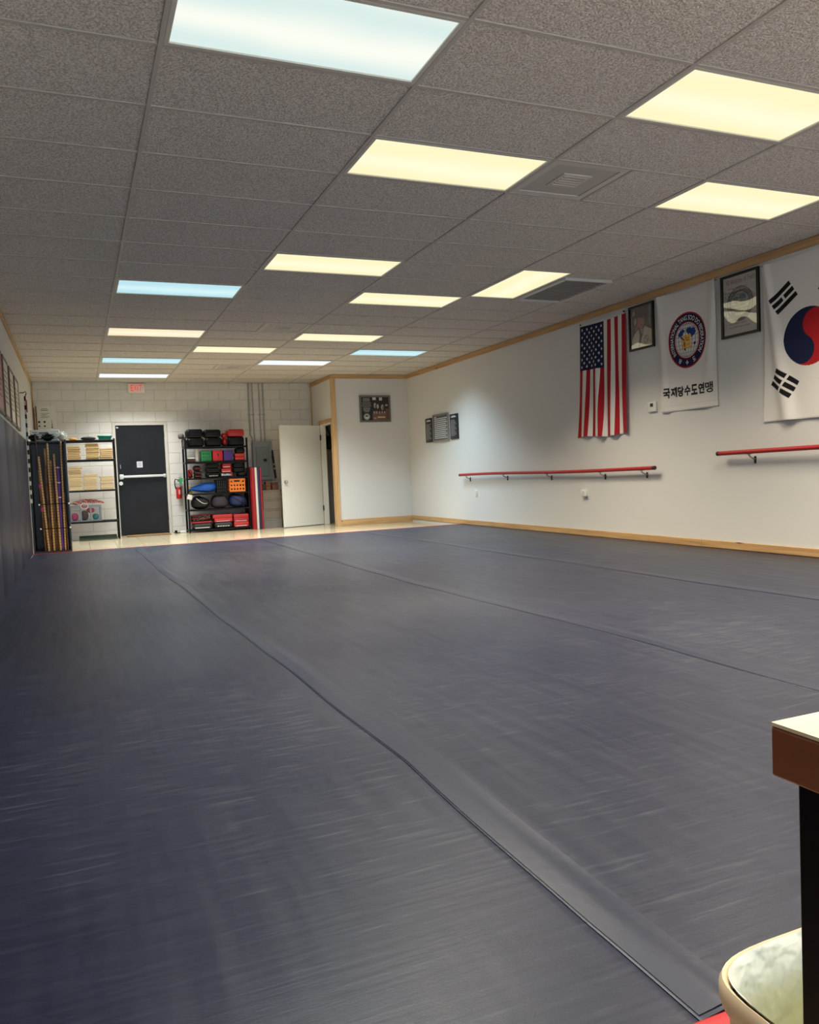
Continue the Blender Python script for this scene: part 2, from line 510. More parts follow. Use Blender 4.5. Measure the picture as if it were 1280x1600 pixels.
# ---- walls
wl = struct(MB().box(XL - 0.1, XL, YF, YB, -0.055, H + 0.1), 'wall_left', paint_grey)
wr = struct(MB().box(XR, XR + 0.1, YF, YB, -0.055, H + 0.1), 'wall_right', paint_grey)
DX0, DX1, DZ = 0.235, 1.225, 2.085      # opening of the exit door
wb = struct(MB().box(XL - 0.1, DX0, YB + 0.004, YB + 0.12, -0.055, H + 0.1).box(DX1, XR + 0.1, YB + 0.004, YB + 0.12, -0.055, H + 0.1)
            .box(DX0, DX1, YB + 0.004, YB + 0.12, DZ, H + 0.1).box(DX0, DX1, YB + 0.10, YB + 0.12, -0.055, DZ), 'wall_back', mortar_m)
BW, BH, G = 0.4064, 0.2032, 0.006
full = None
zc = 0.0684 - BH
ci = 0
while zc < H:
    z0 = max(zc, ZT - 0.01); z1 = min(zc + BH, H + 0.03)
    xx = XL - BW + ((0.094) if ci % 2 else (0.094 + BW / 2)) 
    while xx < PX + 0.05:
        segs = [(max(xx, XL), min(xx + BW, PX + 0.05), z0, z1)]
        if z0 < DZ and segs[0][0] < DX1 and segs[0][1] > DX0:
            a, b, c, d = segs[0]; segs = []
            if a < DX0: segs.append((a, DX0, c, d))
            if b > DX1: segs.append((DX1, b, c, d))
            if d > DZ: segs.append((max(a, DX0), min(b, DX1), DZ, d))
        for a, b, c, d in segs:
            if b - a < 0.02 or d - c < 0.02: continue
            if abs(b - a - BW) < 1e-6 and abs(d - c - BH) < 1e-6:
                if full is None:
                    full = MB().box(a + G / 2, b - G / 2, YB, YB + 0.01, c + G / 2, d - G / 2, 0.003, 1).done('block', paint_white, wb, origin=(a, YB, c))
                    fa, fc = a, c
                else: inst(full, 'block', (a - fa, 0, c - fc), wb)
            else: MB().box(a + G / 2, b - G / 2, YB, YB + 0.01, c + G / 2, d - G / 2, 0.003, 1).done('block', paint_white, wb)
        xx += BW
    zc += BH
    ci += 1
# ---- shop front behind the photographer
WN = 4
wx = np.linspace(XL + 0.15, XR - 0.15, WN + 1)
f = MB().box(XL - 0.1, XR + 0.1, YF - 0.1, YF, -0.055, 0.12).box(XL - 0.1, XR + 0.1, YF - 0.1, YF, 2.45, H + 0.1)
f.box(XL - 0.1, wx[0], YF - 0.1, YF, 0.12, 2.45).box(wx[-1], XR + 0.1, YF - 0.1, YF, 0.12, 2.45)
struct(f, 'wall_front', paint_grey)
alu = mat('dark_aluminium', (60, 58, 55), 0.4, 0.8)
def glass_mat(name, f0=0.04, rough=0.0, bump=None):
    """thin pane: clear, with a mirror share that grows towards grazing angles the same from either side"""
    m = bpy.data.materials.new(name); m.use_nodes = True
    nt = m.node_tree; nt.nodes.clear()
    out = nt.nodes.new('ShaderNodeOutputMaterial'); mx = nt.nodes.new('ShaderNodeMixShader')
    tr = nt.nodes.new('ShaderNodeBsdfTransparent'); gl = nt.nodes.new('ShaderNodeBsdfGlossy')
    gl.inputs['Roughness'].default_value = rough
    geo = nt.nodes.new('ShaderNodeNewGeometry')
    dt = nt.nodes.new('ShaderNodeVectorMath'); dt.operation = 'DOT_PRODUCT'
    nt.links.new(geo.outputs['Incoming'], dt.inputs[0]); nt.links.new(geo.outputs['True Normal'], dt.inputs[1])
    def mth(op, a, b=None):
        n = nt.nodes.new('ShaderNodeMath'); n.operation = op
        for i, q in enumerate((a, b)):
            if q is None: continue
            if isinstance(q, (int, float)): n.inputs[i].default_value = q
            else: nt.links.new(q, n.inputs[i])
        return n.outputs[0]
    ca = mth('ABSOLUTE', dt.outputs['Value'])
    F = mth('ADD', mth('MULTIPLY', mth('POWER', mth('SUBTRACT', 1.0, ca), 5.0), 1 - f0), f0)
    if bump:
        n = nt.nodes.new('ShaderNodeTexNoise'); n.inputs['Scale'].default_value = bump[0]; n.inputs['Detail'].default_value = 0
        bp = nt.nodes.new('ShaderNodeBump'); bp.inputs['Strength'].default_value = bump[1]; bp.inputs['Distance'].default_value = bump[2]
        nt.links.new(geo.outputs['Position'], n.inputs['Vector']); nt.links.new(n.outputs['Fac'], bp.inputs['Height'])
        nt.links.new(bp.outputs[0], gl.inputs['Normal'])
    nt.links.new(F, mx.inputs[0]); nt.links.new(tr.outputs[0], mx.inputs[1]); nt.links.new(gl.outputs[0], mx.inputs[2])
    nt.links.new(mx.outputs[0], out.inputs['Surface'])
    return m
window_glass = glass_mat('window_glass')
for i in range(WN):
    a, b = wx[i] + (0.0 if i == 0 else 0.001), wx[i + 1]
    w = MB().box(a, b, YF - 0.08, YF - 0.02, 0.12, 0.18).box(a, b, YF - 0.08, YF - 0.02, 2.39, 2.45).box(a, a + 0.05, YF - 0.08, YF - 0.02, 0.18, 2.39).box(b - 0.05, b, YF - 0.08, YF - 0.02, 0.18, 2.39).done('window_%d' % (i + 1), alu, kind='structure')
    MB().box(a + 0.05, b - 0.05, YF - 0.053, YF - 0.047, 0.18, 2.39).done('pane', window_glass, w)
# ---- closet in the far corner
ZD = 1.945                                # closet door opening
oy0, oy1 = 10.97, 11.74
struct(MB().box(PX, XR, PY, PY + 0.1, -0.055, H + 0.1), 'wall_closet_front', paint_grey)
struct(MB().box(PX, PX + 0.1, PY + 0.1, oy0, -0.055, H + 0.1).box(PX, PX + 0.1, oy1, YB, -0.055, H + 0.1).box(PX, PX + 0.1, oy0, oy1, ZD, H + 0.1), 'wall_closet_side', paint_grey)
# ---- trims
tn = [0]
def trim(mb, m, name=None, boards=None):
    tn[0] += 1
    return mb.done(name or 'trim_%d' % tn[0], m, kind='structure')
def run_y(name, x0, x1, y0, y1, z0, z1, cuts):
    ys = [y0] + [c for c in cuts if y0 < c < y1] + [y1]
    root = None
    for i in range(len(ys) - 1):
        mb = MB().box(x0, x1, ys[i] + (0.001 if i else 0), ys[i + 1] - 0.001, z0, z1, 0.003, 1)
        if root is None: root = mb.done(name, pine_y, kind='structure')
        else: mb.done('board', pine_y, root)
run_y('trim_crown_right', XR - 0.020, XR, YF, PY - 0.02, H - 0.078, H - 0.001, [-3.2, -0.5, 2.75, 5.3, 8.1])
run_y('trim_crown_left', XL, XL + 0.020, YF, YB - 0.001, H - 0.07, H - 0.001, [-3.4, -1.0, 1.4, 3.8, 6.2, 8.6, 11.0])
run_y('baseboard_right', XR - 0.016, XR, -2.7, PY - 0.016, 0.002, 0.078, [-0.4, 2.9, 5.15, 7.5, 9.4])
trim(MB().box(PX - 0.02, XR, PY - 0.02, PY, H - 0.075, H - 0.001, 0.003, 1), pine_x, 'trim_crown_closet_front')
trim(MB().box(PX - 0.02, PX, PY, YB - 0.001, H - 0.075, H - 0.001, 0.003, 1), pine_y, 'trim_crown_closet_side')
trim(MB().box(PX - 0.02, XR, PY - 0.016, PY, ZT, 0.075, 0.003, 1), pine_x, 'baseboard_closet_front')
trim(MB().box(PX - 0.02, PX + 0.062, PY - 0.022, PY - 0.001, ZT, H - 0.076, 0.003, 1), pine_z, 'trim_corner_front')
trim(MB().box(PX - 0.021, PX - 0.001, PY, PY + 0.055, ZT, H - 0.076, 0.003, 1), pine_z, 'trim_corner_side')
trim(MB().box(XL + 0.001, XL + 0.022, YB - 0.045, YB - 0.001, 1.6, H - 0.07, 0.003, 1), pine_z, 'trim_corner_back')
trim(MB().box(PX - 0.018, PX - 0.001, YB - 0.03, YB - 0.001, ZT, H - 0.076, 0.003, 1), pine_z, 'trim_corner_closet_back')

# ---- suspended ceiling
ceil = struct(MB().box(XL - 0.1, XR + 0.1, YF - 0.1, YB + 0.1, H + 0.10, H + 0.14), 'ceiling', mat('plenum', (90, 88, 84), 0.9))
VX = [XL] + [c * CX for c in range(5)] + [XR]
LIGHTS = [  # column, row, tint
    (0, -1, 'mixed'), (0, 7, 'cool'), (0, 11, 'cream'), (0, 15, 'cool'), (0, 18, 'white'),
    (1, 1, 'warm'), (1, 5, 'warm'), (1, 13, 'warm'),
    (2, -1, 'warm'), (2, 7, 'warm'), (2, 11, 'warm'), (2, 15, 'white'),
    (3, 1, 'warm'), (3, 13, 'cool'),
    (0, -5, 'warm'), (2, -5, 'warm'), (1, -8, 'warm'), (3, -3, 'warm')]
busy = {(c, r) for c, r, t in LIGHTS} | {(3, 5), (3, 6), (2, 1), (1, 10), (1, 16)}
rows = range(-10, 21)
tsrc = {}
def ctile(x0, x1, y0, y1):
    key = (round(x1 - x0, 3), round(y1 - y0, 3))
    if key not in tsrc:
        o = MB().box(x0 + 0.010, x1 - 0.010, y0 + 0.010, y1 - 0.010, H + 0.004, H + 0.018, 0.003, 1).done('ceiling_tile', tile_m, ceil, origin=(x0, y0, H))
        tsrc[key] = (o, x0, y0)
    else:
        o, a, b = tsrc[key]; inst(o, 'ceiling_tile', (x0 - a, y0 - b, 0), ceil)
for r in rows:
    y0, y1 = max(r * CY, YF), min((r + 1) * CY, YB)
    if y1 - y0 < 0.05: continue
    for i in range(len(VX) - 1):
        if (i - 1, r) in busy: continue
        ctile(VX[i], VX[i + 1], y0, y1)
ctile(2 * CX + CX / 2, 3 * CX, CY, 2 * CY)
ctile(CX, 1.5 * CX, 10 * CY, 11 * CY); ctile(CX, 1.5 * CX, 16 * CY, 17 * CY)
for c in range(5):
    MB().box(c * CX - 0.012, c * CX + 0.012, YF, YB, H - 0.003, H + 0.03, 0.002, 1).done('grid_bar', bar_m, ceil)
for r in range(-9, 21):
    for i in range(len(VX) - 1):
        if i - 1 == 3 and r == 6: continue
        a, b = VX[i] + 0.012, VX[i + 1] - 0.012
        MB().box(a, b, r * CY - 0.010, r * CY + 0.010, H - 0.001, H + 0.03).done('grid_bar', bar_m, ceil)
for x, y0, y1 in ((2.5 * CX, CY, 2 * CY), (1.5 * CX, 10 * CY, 11 * CY), (1.5 * CX, 16 * CY, 17 * CY), (3.5 * CX, 5 * CY, 7 * CY)):
    MB().box(x - 0.010, x + 0.010, y0, y1, H - 0.001, H + 0.03).done('grid_bar', bar_m, ceil)

# ---- troffers
TINT = {'warm': ((255, 249, 214), (255, 243, 196), (1.0, 0.89, 0.69)), 'cream': ((255, 243, 214), (250, 232, 196), (1.0, 0.88, 0.68)),
        'cool': ((208, 240, 244), (184, 226, 236), (0.66, 0.88, 1.0)), 'white': ((250, 251, 246), (240, 247, 250), (0.95, 0.98, 1.0)),
        'mixed': ((246, 249, 238), (216, 234, 230), (0.92, 0.97, 0.88))}
def lens_mat(t, along):
    a, b, _ = TINT[t]
    m = bpy.data.materials.new('lit_lens_' + t + along); m.use_nodes = True
    nt = m.node_tree; nt.nodes.clear()
    out = nt.nodes.new('ShaderNodeOutputMaterial'); em = nt.nodes.new('ShaderNodeEmission')
    em.inputs['Strength'].default_value = LENS_GLOW
    tc = nt.nodes.new('ShaderNodeTexCoord'); sx = nt.nodes.new('ShaderNodeSeparateXYZ')
    nt.links.new(tc.outputs['Object'], sx.inputs[0])
    n = nt.nodes.new('ShaderNodeTexNoise'); n.inputs['Scale'].default_value = 1.6; n.inputs['Detail'].default_value = 1
    nt.links.new(tc.outputs['Object'], n.inputs['Vector'])
    ad = nt.nodes.new('ShaderNodeMath'); ad.operation = 'MULTIPLY_ADD'; ad.inputs[1].default_value = 0.22
    nt.links.new(n.outputs['Fac'], ad.inputs[0]); nt.links.new(sx.outputs['Y' if along == 'x' else 'X'], ad.inputs[2])
    # brightest over the tubes, dimmer between them
    w = nt.nodes.new('ShaderNodeMath'); w.operation = 'MULTIPLY_ADD'; w.inputs[1].default_value = 15.0; w.inputs[2].default_value = -0.8
    nt.links.new(ad.outputs[0], w.inputs[0])
    s_ = nt.nodes.new('ShaderNodeMath'); s_.operation = 'SINE'; nt.links.new(w.outputs[0], s_.inputs[0])
    mr = nt.nodes.new('ShaderNodeMapRange'); mr.inputs['From Min'].default_value = -1; mr.inputs['From Max'].default_value = 1
    nt.links.new(s_.outputs[0], mr.inputs['Value'])
    mx = nt.nodes.new('ShaderNodeMixRGB'); mx.inputs['Color1'].default_value = (*lin(b), 1); mx.inputs['Color2'].default_value = (*lin(a), 1)
    nt.links.new(mr.outputs[0], mx.inputs['Fac']); nt.links.new(mx.outputs[0], em.inputs['Color'])
    nt.links.new(em.outputs[0], out.inputs['Surface'])
    return m
LM = {}
LIGHT_WHERE = {
    (0, -1): 'large pale blue-white ceiling light panel nearest the camera, in the top corner of the ceiling',
    (0, 7): 'widest pale blue ceiling light panel, mid ceiling in the row nearest the padded wall',
    (0, 11): 'cream ceiling light panel between two pale blue ones near the padded wall',
    (0, 15): 'slim pale blue ceiling light panel next before the one above the exit sign',
    (0, 18): 'white ceiling light panel farthest back, just before the exit sign',
    (1, 1): 'warm yellow ceiling light panel beside the square grey air vent',
    (1, 5): 'warm yellow ceiling light panel alone in the middle of the ceiling, behind the vented one',
    (1, 13): 'warm white ceiling light panel in front of the black shelf rack',
    (2, -1): 'largest warm yellow ceiling light panel, nearest the camera on the flag side',
    (2, 7): 'warm yellow ceiling light panel beside the end-on light panel, mid ceiling',
    (2, 11): 'warm yellow ceiling light panel between the mid-ceiling one and the white far one',
    (2, 15): 'slim white ceiling light panel in front of the open closet door',
    (3, 1): 'warm yellow ceiling light panel above the flags, cut by the picture edge',
    (3, 13): 'pale blue-white ceiling light panel nearest the closet front wall',
    (0, -5): 'warm ceiling light panel behind the camera near the padded wall', (2, -5): 'warm ceiling light panel behind the camera mid ceiling',
    (1, -8): 'warm ceiling light panel nearest the shop windows', (3, -3): 'warm ceiling light panel behind the camera on the flag side'}
fr_m = mat('troffer_frame', (205, 200, 190), 0.5)
def troffer(x0, x1, y0, y1, t, label, along):
    cx, cy = (x0 + x1) / 2, (y0 + y1) / 2
    root = thing('ceiling_light', label, 'ceiling light', (cx, cy, H), 'fluorescent ceiling light panels')
    i, o = 0.034, 0.013
    f = MB()
    f.box(x0 + o, x1 - o, y0 + o, y0 + i, H - 0.002, H + 0.08).box(x0 + o, x1 - o, y1 - i, y1 - o, H - 0.002, H + 0.08)
    f.box(x0 + o, x0 + i, y0 + i, y1 - i, H - 0.002, H + 0.08).box(x1 - i, x1 - o, y0 + i, y1 - i, H - 0.002, H + 0.08)
    f.done('frame', fr_m, root)
    if (t, along) not in LM: LM[(t, along)] = lens_mat(t, along)
    MB().box(x0 + i, x1 - i, y0 + i, y1 - i, H + 0.006, H + 0.012).done('lens', LM[(t, along)], root)
    ld = bpy.data.lights.new('lamp', 'AREA'); ld.shape = 'RECTANGLE'
    ld.size, ld.size_y = x1 - x0 - 2 * i - 0.02, y1 - y0 - 2 * i - 0.02
    ld.energy = PANEL_WATTS; ld.color = TINT[t][2]; ld.spread = math.radians(PANEL_SPREAD)
    lo = bpy.data.objects.new('lamp', ld); COL.objects.link(lo); lo.parent = root; lo.location = (0, 0, 0.003)
for c, r, t in LIGHTS:
    troffer(c * CX, (c + 1) * CX, r * CY, (r + 1) * CY, t, LIGHT_WHERE[(c, r)], 'x')
troffer(3 * CX, 3.5 * CX, 5 * CY, 7 * CY, 'warm', 'warm yellow ceiling light panel turned end-on, beside the hanging return grille', 'y')

# ---- air vents in the ceiling
vent_m = mat('grey_vent_steel', (186, 180, 172), 0.5); vent_d = mat('dark_vent', (140, 137, 134), 0.6)
def diffuser(x0, y0, x1, y1, label):
    root = thing('ceiling_vent', label, 'air vent', ((x0 + x1) / 2, (y0 + y1) / 2, H), 'ceiling air vents')
    g = 0.013
    MB().box(x0 + g, x1 - g, y0 + g, y1 - g, H + 0.008, H + 0.016).done('vent_plate', vent_m, root)
    f = MB(); a, b, c, d = x0 + g, x1 - g, y0 + g, y1 - g; w = 0.05
    f.box(a, b, c, c + w, H + 0.002, H + 0.008).box(a, b, d - w, d, H + 0.002, H + 0.008).box(a, a + w, c + w, d - w, H + 0.002, H + 0.008).box(b - w, b, c + w, d - w, H + 0.002, H + 0.008)
    f.done('vent_rim', mat('light_vent_steel', (204, 198, 190), 0.5), root)
    cx, cy = (x0 + x1) / 2, (y0 + y1) / 2
    q = 0.11
    core = MB().box(cx - q, cx + q, cy - q, cy + q, H + 0.001, H + 0.008).done('vent_core', mat('light_vent_steel', (204, 198, 190), 0.5), root)
    for k in range(5):
        MB().box(cx - q + 0.02, cx + q - 0.02, cy - q + 0.03 + k * 0.037, cy - q + 0.045 + k * 0.037, H - 0.004, H + 0.001).done('louvre', vent_m, core)
diffuser(2 * CX, CY, 2.5 * CX, 2 * CY, 'square grey air vent beside a warm yellow light panel')
diffuser(1.5 * CX, 10 * CY, 2 * CX, 11 * CY, 'dim square air vent in front of the mid-row light panels')
diffuser(1.5 * CX, 16 * CY, 2 * CX, 17 * CY, 'small far air vent near the black shelf rack')
x0, x1, y0, y1 = 3.5 * CX + 0.015, 4 * CX - 0.012, 5.35 * CY, 7 * CY - 0.012
rv = thing('return_grille', 'dark return air grille with pale hanging edges beside the end-on light panel', 'air vent', ((x0 + x1) / 2, (y0 + y1) / 2, H))
f = MB(); w = 0.028
f.box(x0, x1, y0, y0 + w, H - 0.02, H + 0.02).box(x0, x1, y1 - w, y1, H - 0.02, H + 0.02).box(x0, x0 + w, y0 + w, y1 - w, H - 0.02, H + 0.02).box(x1 - w, x1, y0 + w, y1 - w, H - 0.02, H + 0.02)
f.done('grille_frame', mat('pale_grille_frame', (214, 212, 206), 0.45), rv)
MB().box(x0 + w, x1 - w, y0 + w, y1 - w, H + 0.012, H + 0.02).done('grille_back', vent_d, rv)
n = 14
for k in range(n):
    yy = y0 + w + (k + 0.5) * (y1 - y0 - 2 * w) / n
    MB().box(x0 + w, x1 - w, yy - 0.016, yy + 0.012, H - 0.006, H + 0.002).done('louvre', vent_d, rv)
ctile(3.5 * CX, 4 * CX, 5 * CY, 5.35 * CY)
# ================================================================== WALL PADDING AND LEFT WALL
wp = thing('wall_pad', 'dark navy vinyl padding covering the lower side wall beside the mats', 'wall padding', (XL, 1.2, 0))
ys = list(np.arange(8.57, YF, -1.22)) + [YF + 0.02]
for i in range(len(ys) - 1):
    MB().box(XL + 0.001, XL + 0.048, ys[i + 1] + 0.0006, ys[i] - 0.0006, 0.004, 1.595, 0.003, 2).done('pad_panel', pad_vinyl, wp)
cap = mat('pale_edge_strip', (205, 205, 200), 0.5)
MB().box(XL + 0.001, XL + 0.040, YF + 0.02, 8.57, 1.5955, 1.612, 0.003, 1).done('pad_top_strip', cap, wp)
MB().box(XL + 0.001, XL + 0.052, 8.571, 8.589, 0.006, 1.60, 0.003, 1).done('pad_end_strip', cap, wp)

frame_br = mat('brown_frame_wood', (92, 72, 58), 0.4)
paper = mat('certificate_paper', (222, 214, 198), 0.6)
pink_paper = mat('rose_paper', (190, 140, 130), 0.6)
pic_glass = glass_mat('picture_glass', 0.16, 0.01, (4.5, 0.25, 0.02))
FW = ['nearest the camera', 'second from the camera', 'third from the camera', 'farthest from the camera, by the striped belt']
for i, (a, b, m) in enumerate([(4.72, 5.42, pink_paper), (5.56, 6.24, paper), (6.44, 7.12, paper), (7.28, 7.96, paper)]):
    P_ = on_left(a, 1.675)
    w_, h_ = b - a, 0.645
    root = thing('framed_certificate', 'brown framed certificate above the navy wall padding, ' + FW[i], 'picture frame', (XL, (a + b) / 2, 1.675), 'certificates over the padding')
    Flat(P_).frame(0, w_, 0, h_, 0.03, 0.002, 0.026).done('frame', frame_br, root)
    sh = Flat(P_).slab(0.03, w_ - 0.03, 0.03, h_ - 0.03, 0.004, 0.02).done('certificate', m, root)
    t = Flat(P_)
    for k in range(7):
        t.rect(0.12 + 0.04 * (k % 2), w_ - 0.12 - 0.05 * (k % 3), 0.5 - k * 0.055, 0.512 - k * 0.055, 0.0205)
    t.done('lettering', mat('ink', (40, 36, 34), 0.6), sh)
# striped belt hanging past the end of the padding
bl = thing('hanging_belt', 'narrow black and white banded belt with a red tag hanging by the padding', 'belt', (XL, 8.3, 0.7))
for k in range(24):
    z1 = 2.20 - k * 0.062
    MB().box(XL + 0.052, XL + 0.075, 8.592, 8.628, z1 - 0.0615, z1, 0.004, 1).done('belt_band', mat('belt_white', (205, 200, 190), 0.8) if k % 2 else mat('belt_black', (22, 22, 24), 0.8), bl)
MB().box(XL + 0.076, XL + 0.088, 8.575, 8.645, 1.98, 2.15, 0.006, 2).done('red_tag', mat('tag_red', (150, 44, 48), 0.7), bl)
MB().tube([(XL + 0.002, 8.61, 2.25), (XL + 0.05, 8.61, 2.25), (XL + 0.075, 8.61, 2.27), (XL + 0.085, 8.61, 2.24), (XL + 0.065, 8.61, 2.19)], 0.006).done('hook', black_m, bl)

# ================================================================== BACK WALL: EXIT DOOR, SIGN
dr = thing('door_1', None, None, ((DX0 + DX1) / 2, YB, ZT), kind='structure')
frm = mat('cream_frame_paint', (204, 199, 186), 0.5)
MB().box(DX0, DX0 + 0.055, YB - 0.015, YB + 0.09, ZT, DZ, 0.004, 1).box(DX1 - 0.055, DX1, YB - 0.015, YB + 0.09, ZT, DZ, 0.004, 1).box(DX0 + 0.055, DX1 - 0.055, YB - 0.015, YB + 0.09, DZ - 0.05, DZ, 0.004, 1).done('door_frame', frm, dr)
leaf_m = mat('worn_black_door_paint', (22, 23, 26), 0.36, noise=(3, 0.35), spec=0.3)
lf = MB().box(DX0 + 0.06, DX1 - 0.06, YB + 0.01, YB + 0.055, ZT + 0.012, DZ - 0.055, 0.003, 1).done('door_leaf', leaf_m, dr)
barm = mat('pale_push_bar', (205, 206, 205), 0.35)
MB().box(0.37, 1.155, YB - 0.055, YB - 0.02, 1.045, 1.09, 0.008, 2).done('push_bar', barm, lf)
MB().box(0.315, 0.39, YB - 0.065, YB + 0.01, 1.02, 1.115, 0.012, 2).box(1.115, 1.16, YB - 0.05, YB + 0.01, 1.03, 1.10, 0.006, 1).done('bar_housing', barm, lf)
MB().cyl((0.335, YB + 0.01, 0.945), (0.335, YB - 0.05, 0.945), 0.032, 0.036, 16).done('door_knob', barm, lf)
MB().box(0.336, 0.352, YB - 0.02, YB + 0.01, 1.22, 1.30, 0.004, 1).done('pull_handle', chrome, lf)
n_ = Flat(on_back(0.64, 1.235, YB + 0.01)); n_.rect(0, 0.105, 0, 0.115, 0.0015)
st = n_.done('door_notice', mat('notice_paper', (206, 206, 212), 0.6), lf)
t = Flat(on_back(0.64, 1.235, YB + 0.01))
for k in range(4): t.rect(0.015, 0.09 - 0.01 * (k % 2), 0.085 - k * 0.02, 0.092 - k * 0.02, 0.002)
t.done('lettering', mat('grey_ink', (110, 110, 116), 0.6), st)
MB().box(0.305, 0.345, YB + 0.004, YB + 0.01, 1.985, 2.01).done('door_tag', barm, lf)
for z in (0.2, 1.0, 1.8):
    MB().cyl((DX1 - 0.058, YB + 0.004, z), (DX1 - 0.058, YB + 0.004, z + 0.1), 0.009).done('hinge', mat('dark_hinge', (50, 48, 46), 0.4, 0.8), dr)

ex = thing('exit_sign', 'white exit sign with red letters above the black door', 'sign', (0.705, YB, 2.64))
MB().box(0.55, 0.86, YB - 0.075, YB - 0.012, 2.64, 2.822, 0.016, 3).done('sign_body', mat('sign_white', (238, 226, 216), 0.4), ex)
MB().box(0.62, 0.79, YB - 0.012, YB, 2.67, 2.79).done('mount', white_pl, ex)
rl = bpy.data.materials.new('lit_red_letters'); rl.use_nodes = True
b_ = rl.node_tree.nodes['Principled BSDF']; b_.inputs['Base Color'].default_value = (*lin((225, 45, 50)), 1); b_.inputs['Emission Color'].default_value = (*lin((255, 50, 60)), 1); b_.inputs['Emission Strength'].default_value = 0.55
t = Flat(on_back(0.55, 2.64, YB - 0.075))
for ch, ua, ub in (('E', 0.055, 0.100), ('X', 0.108, 0.160), ('I', 0.172, 0.186), ('T', 0.200, 0.255)): t.text(fit_text(ch, ua, ub, 0.032, 0.150, 0.012), 0.0015)
t.done('letters', rl, ex)
wire = MB().tube([(0.215, YB - 0.004, 2.80), (0.215, YB - 0.004, 2.12), (0.24, YB - 0.004, 2.095)], 0.006, 6)
wire.done('wall_cable', frm, None, 'thin painted cable running down the block wall beside the black door', 'cable')

# ================================================================== POSTER, FIRE EXTINGUISHER, SMALL FLOOR THINGS
root = thing('instruction_poster', 'white instruction poster with dark dots on the back wall above the white boxes', 'poster', (-0.895, YB, 1.62))
P_ = on_back(-1.075, 1.62, YB)
Flat(P_).slab(0, 0.355, 0, 0.79, 0.001, 0.02).done('poster_board', mat('poster_white', (228, 224, 212), 0.5), root)
t = Flat(P_); ink = mat('ink', (40, 36, 34), 0.6)
t.rect(0.12, 0.225, 0.735, 0.742, 0.0215); t.rect(0.11, 0.235, 0.705, 0.716, 0.0215)
for k in range(5): t.rect(0.10 + 0.02 * (k % 2), 0.255 - 0.03 * (k % 3), 0.655 - k * 0.02, 0.660 - k * 0.02, 0.0215)
for i in range(2):
    for k in range(3): t.disc(0.075 + 0.09 * i, 0.50 - 0.075 * k, 0.020 - 0.004 * k, 0.0215, n=10)
t.rect(0.283, 0.290, 0.40, 0.54, 0.0215); t.disc(0.2865, 0.40, 0.014, 0.0215, n=8); t.disc(0.2865, 0.44, 0.010, 0.0215, n=8)
t.done('lettering', ink, root)

fe = thing('fire_extinguisher', 'red fire extinguisher with green tag hung on the block wall beside the exit door', 'fire extinguisher', (1.375, YB - 0.09, 0.60))
red_paint = mat('red_enamel', (175, 22, 28), 0.3)
y_ = YB - 0.085
MB().cyl((1.375, y_, 0.62), (1.375, y_, 0.83), 0.052, n=20).blob((1.375, y_, 0.62), (0.052, 0.052, 0.02)).done('cylinder', red_paint, fe)
MB().cyl((1.375, y_, 0.83), (1.375, y_, 0.90), 0.051, 0.045, n=20).blob((1.375, y_, 0.90), (0.045, 0.045, 0.035)).done('collar', mat('extinguisher_grey', (150, 152, 148), 0.35), fe)
MB().cyl((1.375, y_, 0.92), (1.375, y_, 0.985), 0.016).box(1.35, 1.42, y_ - 0.014, y_ + 0.014, 0.975, 0.990, 0.004, 1).box(1.36, 1.43, y_ - 0.012, y_ + 0.012, 1.005, 1.018, 0.004, 1).done('valve', chrome, fe)
MB().tube([(1.365, y_, 0.97), (1.32, y_ - 0.01, 0.985), (1.305, y_ - 0.01, 0.93), (1.308, y_ - 0.01, 0.85), (1.325, y_ - 0.01, 0.79)], 0.010).done('hose', black_m, fe)
MB().box(1.385, 1.44, y_ - 0.035, y_ - 0.030, 0.89, 0.985).box(1.40, 1.455, y_ - 0.04, y_ - 0.036, 0.93, 1.0).done('green_tag', mat('tag_green', (58, 160, 90), 0.6), fe)
Flat(on_back(1.35, 0.67, y_ - 0.052)).rect(0.01, 0.045, 0.02, 0.11, 0.001).done('paper_label', mat('label_grey', (190, 150, 150), 0.6), fe)
MB().box(1.355, 1.395, y_ + 0.052, YB, 0.80, 0.90).done('wall_bracket', black_m, fe)
MB().cyl((1.375, y_, 1.018), (1.375, y_, 1.04), 0.018, 0.014).done('gauge', white_pl, fe)

ad = thing('power_adapter', 'small white adapter with black cord on the tiles by the black rack', 'adapter', (1.37, 11.98, ZT))
MB().box(1.33, 1.44, 11.95, 12.02, ZT, ZT + 0.04, 0.008, 2).done('adapter_body', white_pl, ad)
MB().tube([(1.33, 11.98, ZT + 0.012), (1.28, 11.93, ZT + 0.01), (1.24, 11.99, ZT + 0.01), (1.27, 12.05, ZT + 0.01), (1.23, 12.12, ZT + 0.01)], 0.008, 6).done('cord', black_m, ad)
MB().box(1.245, 1.29, 12.06, 12.11, ZT, ZT + 0.05, 0.006, 2).done('plug', black_m, ad)

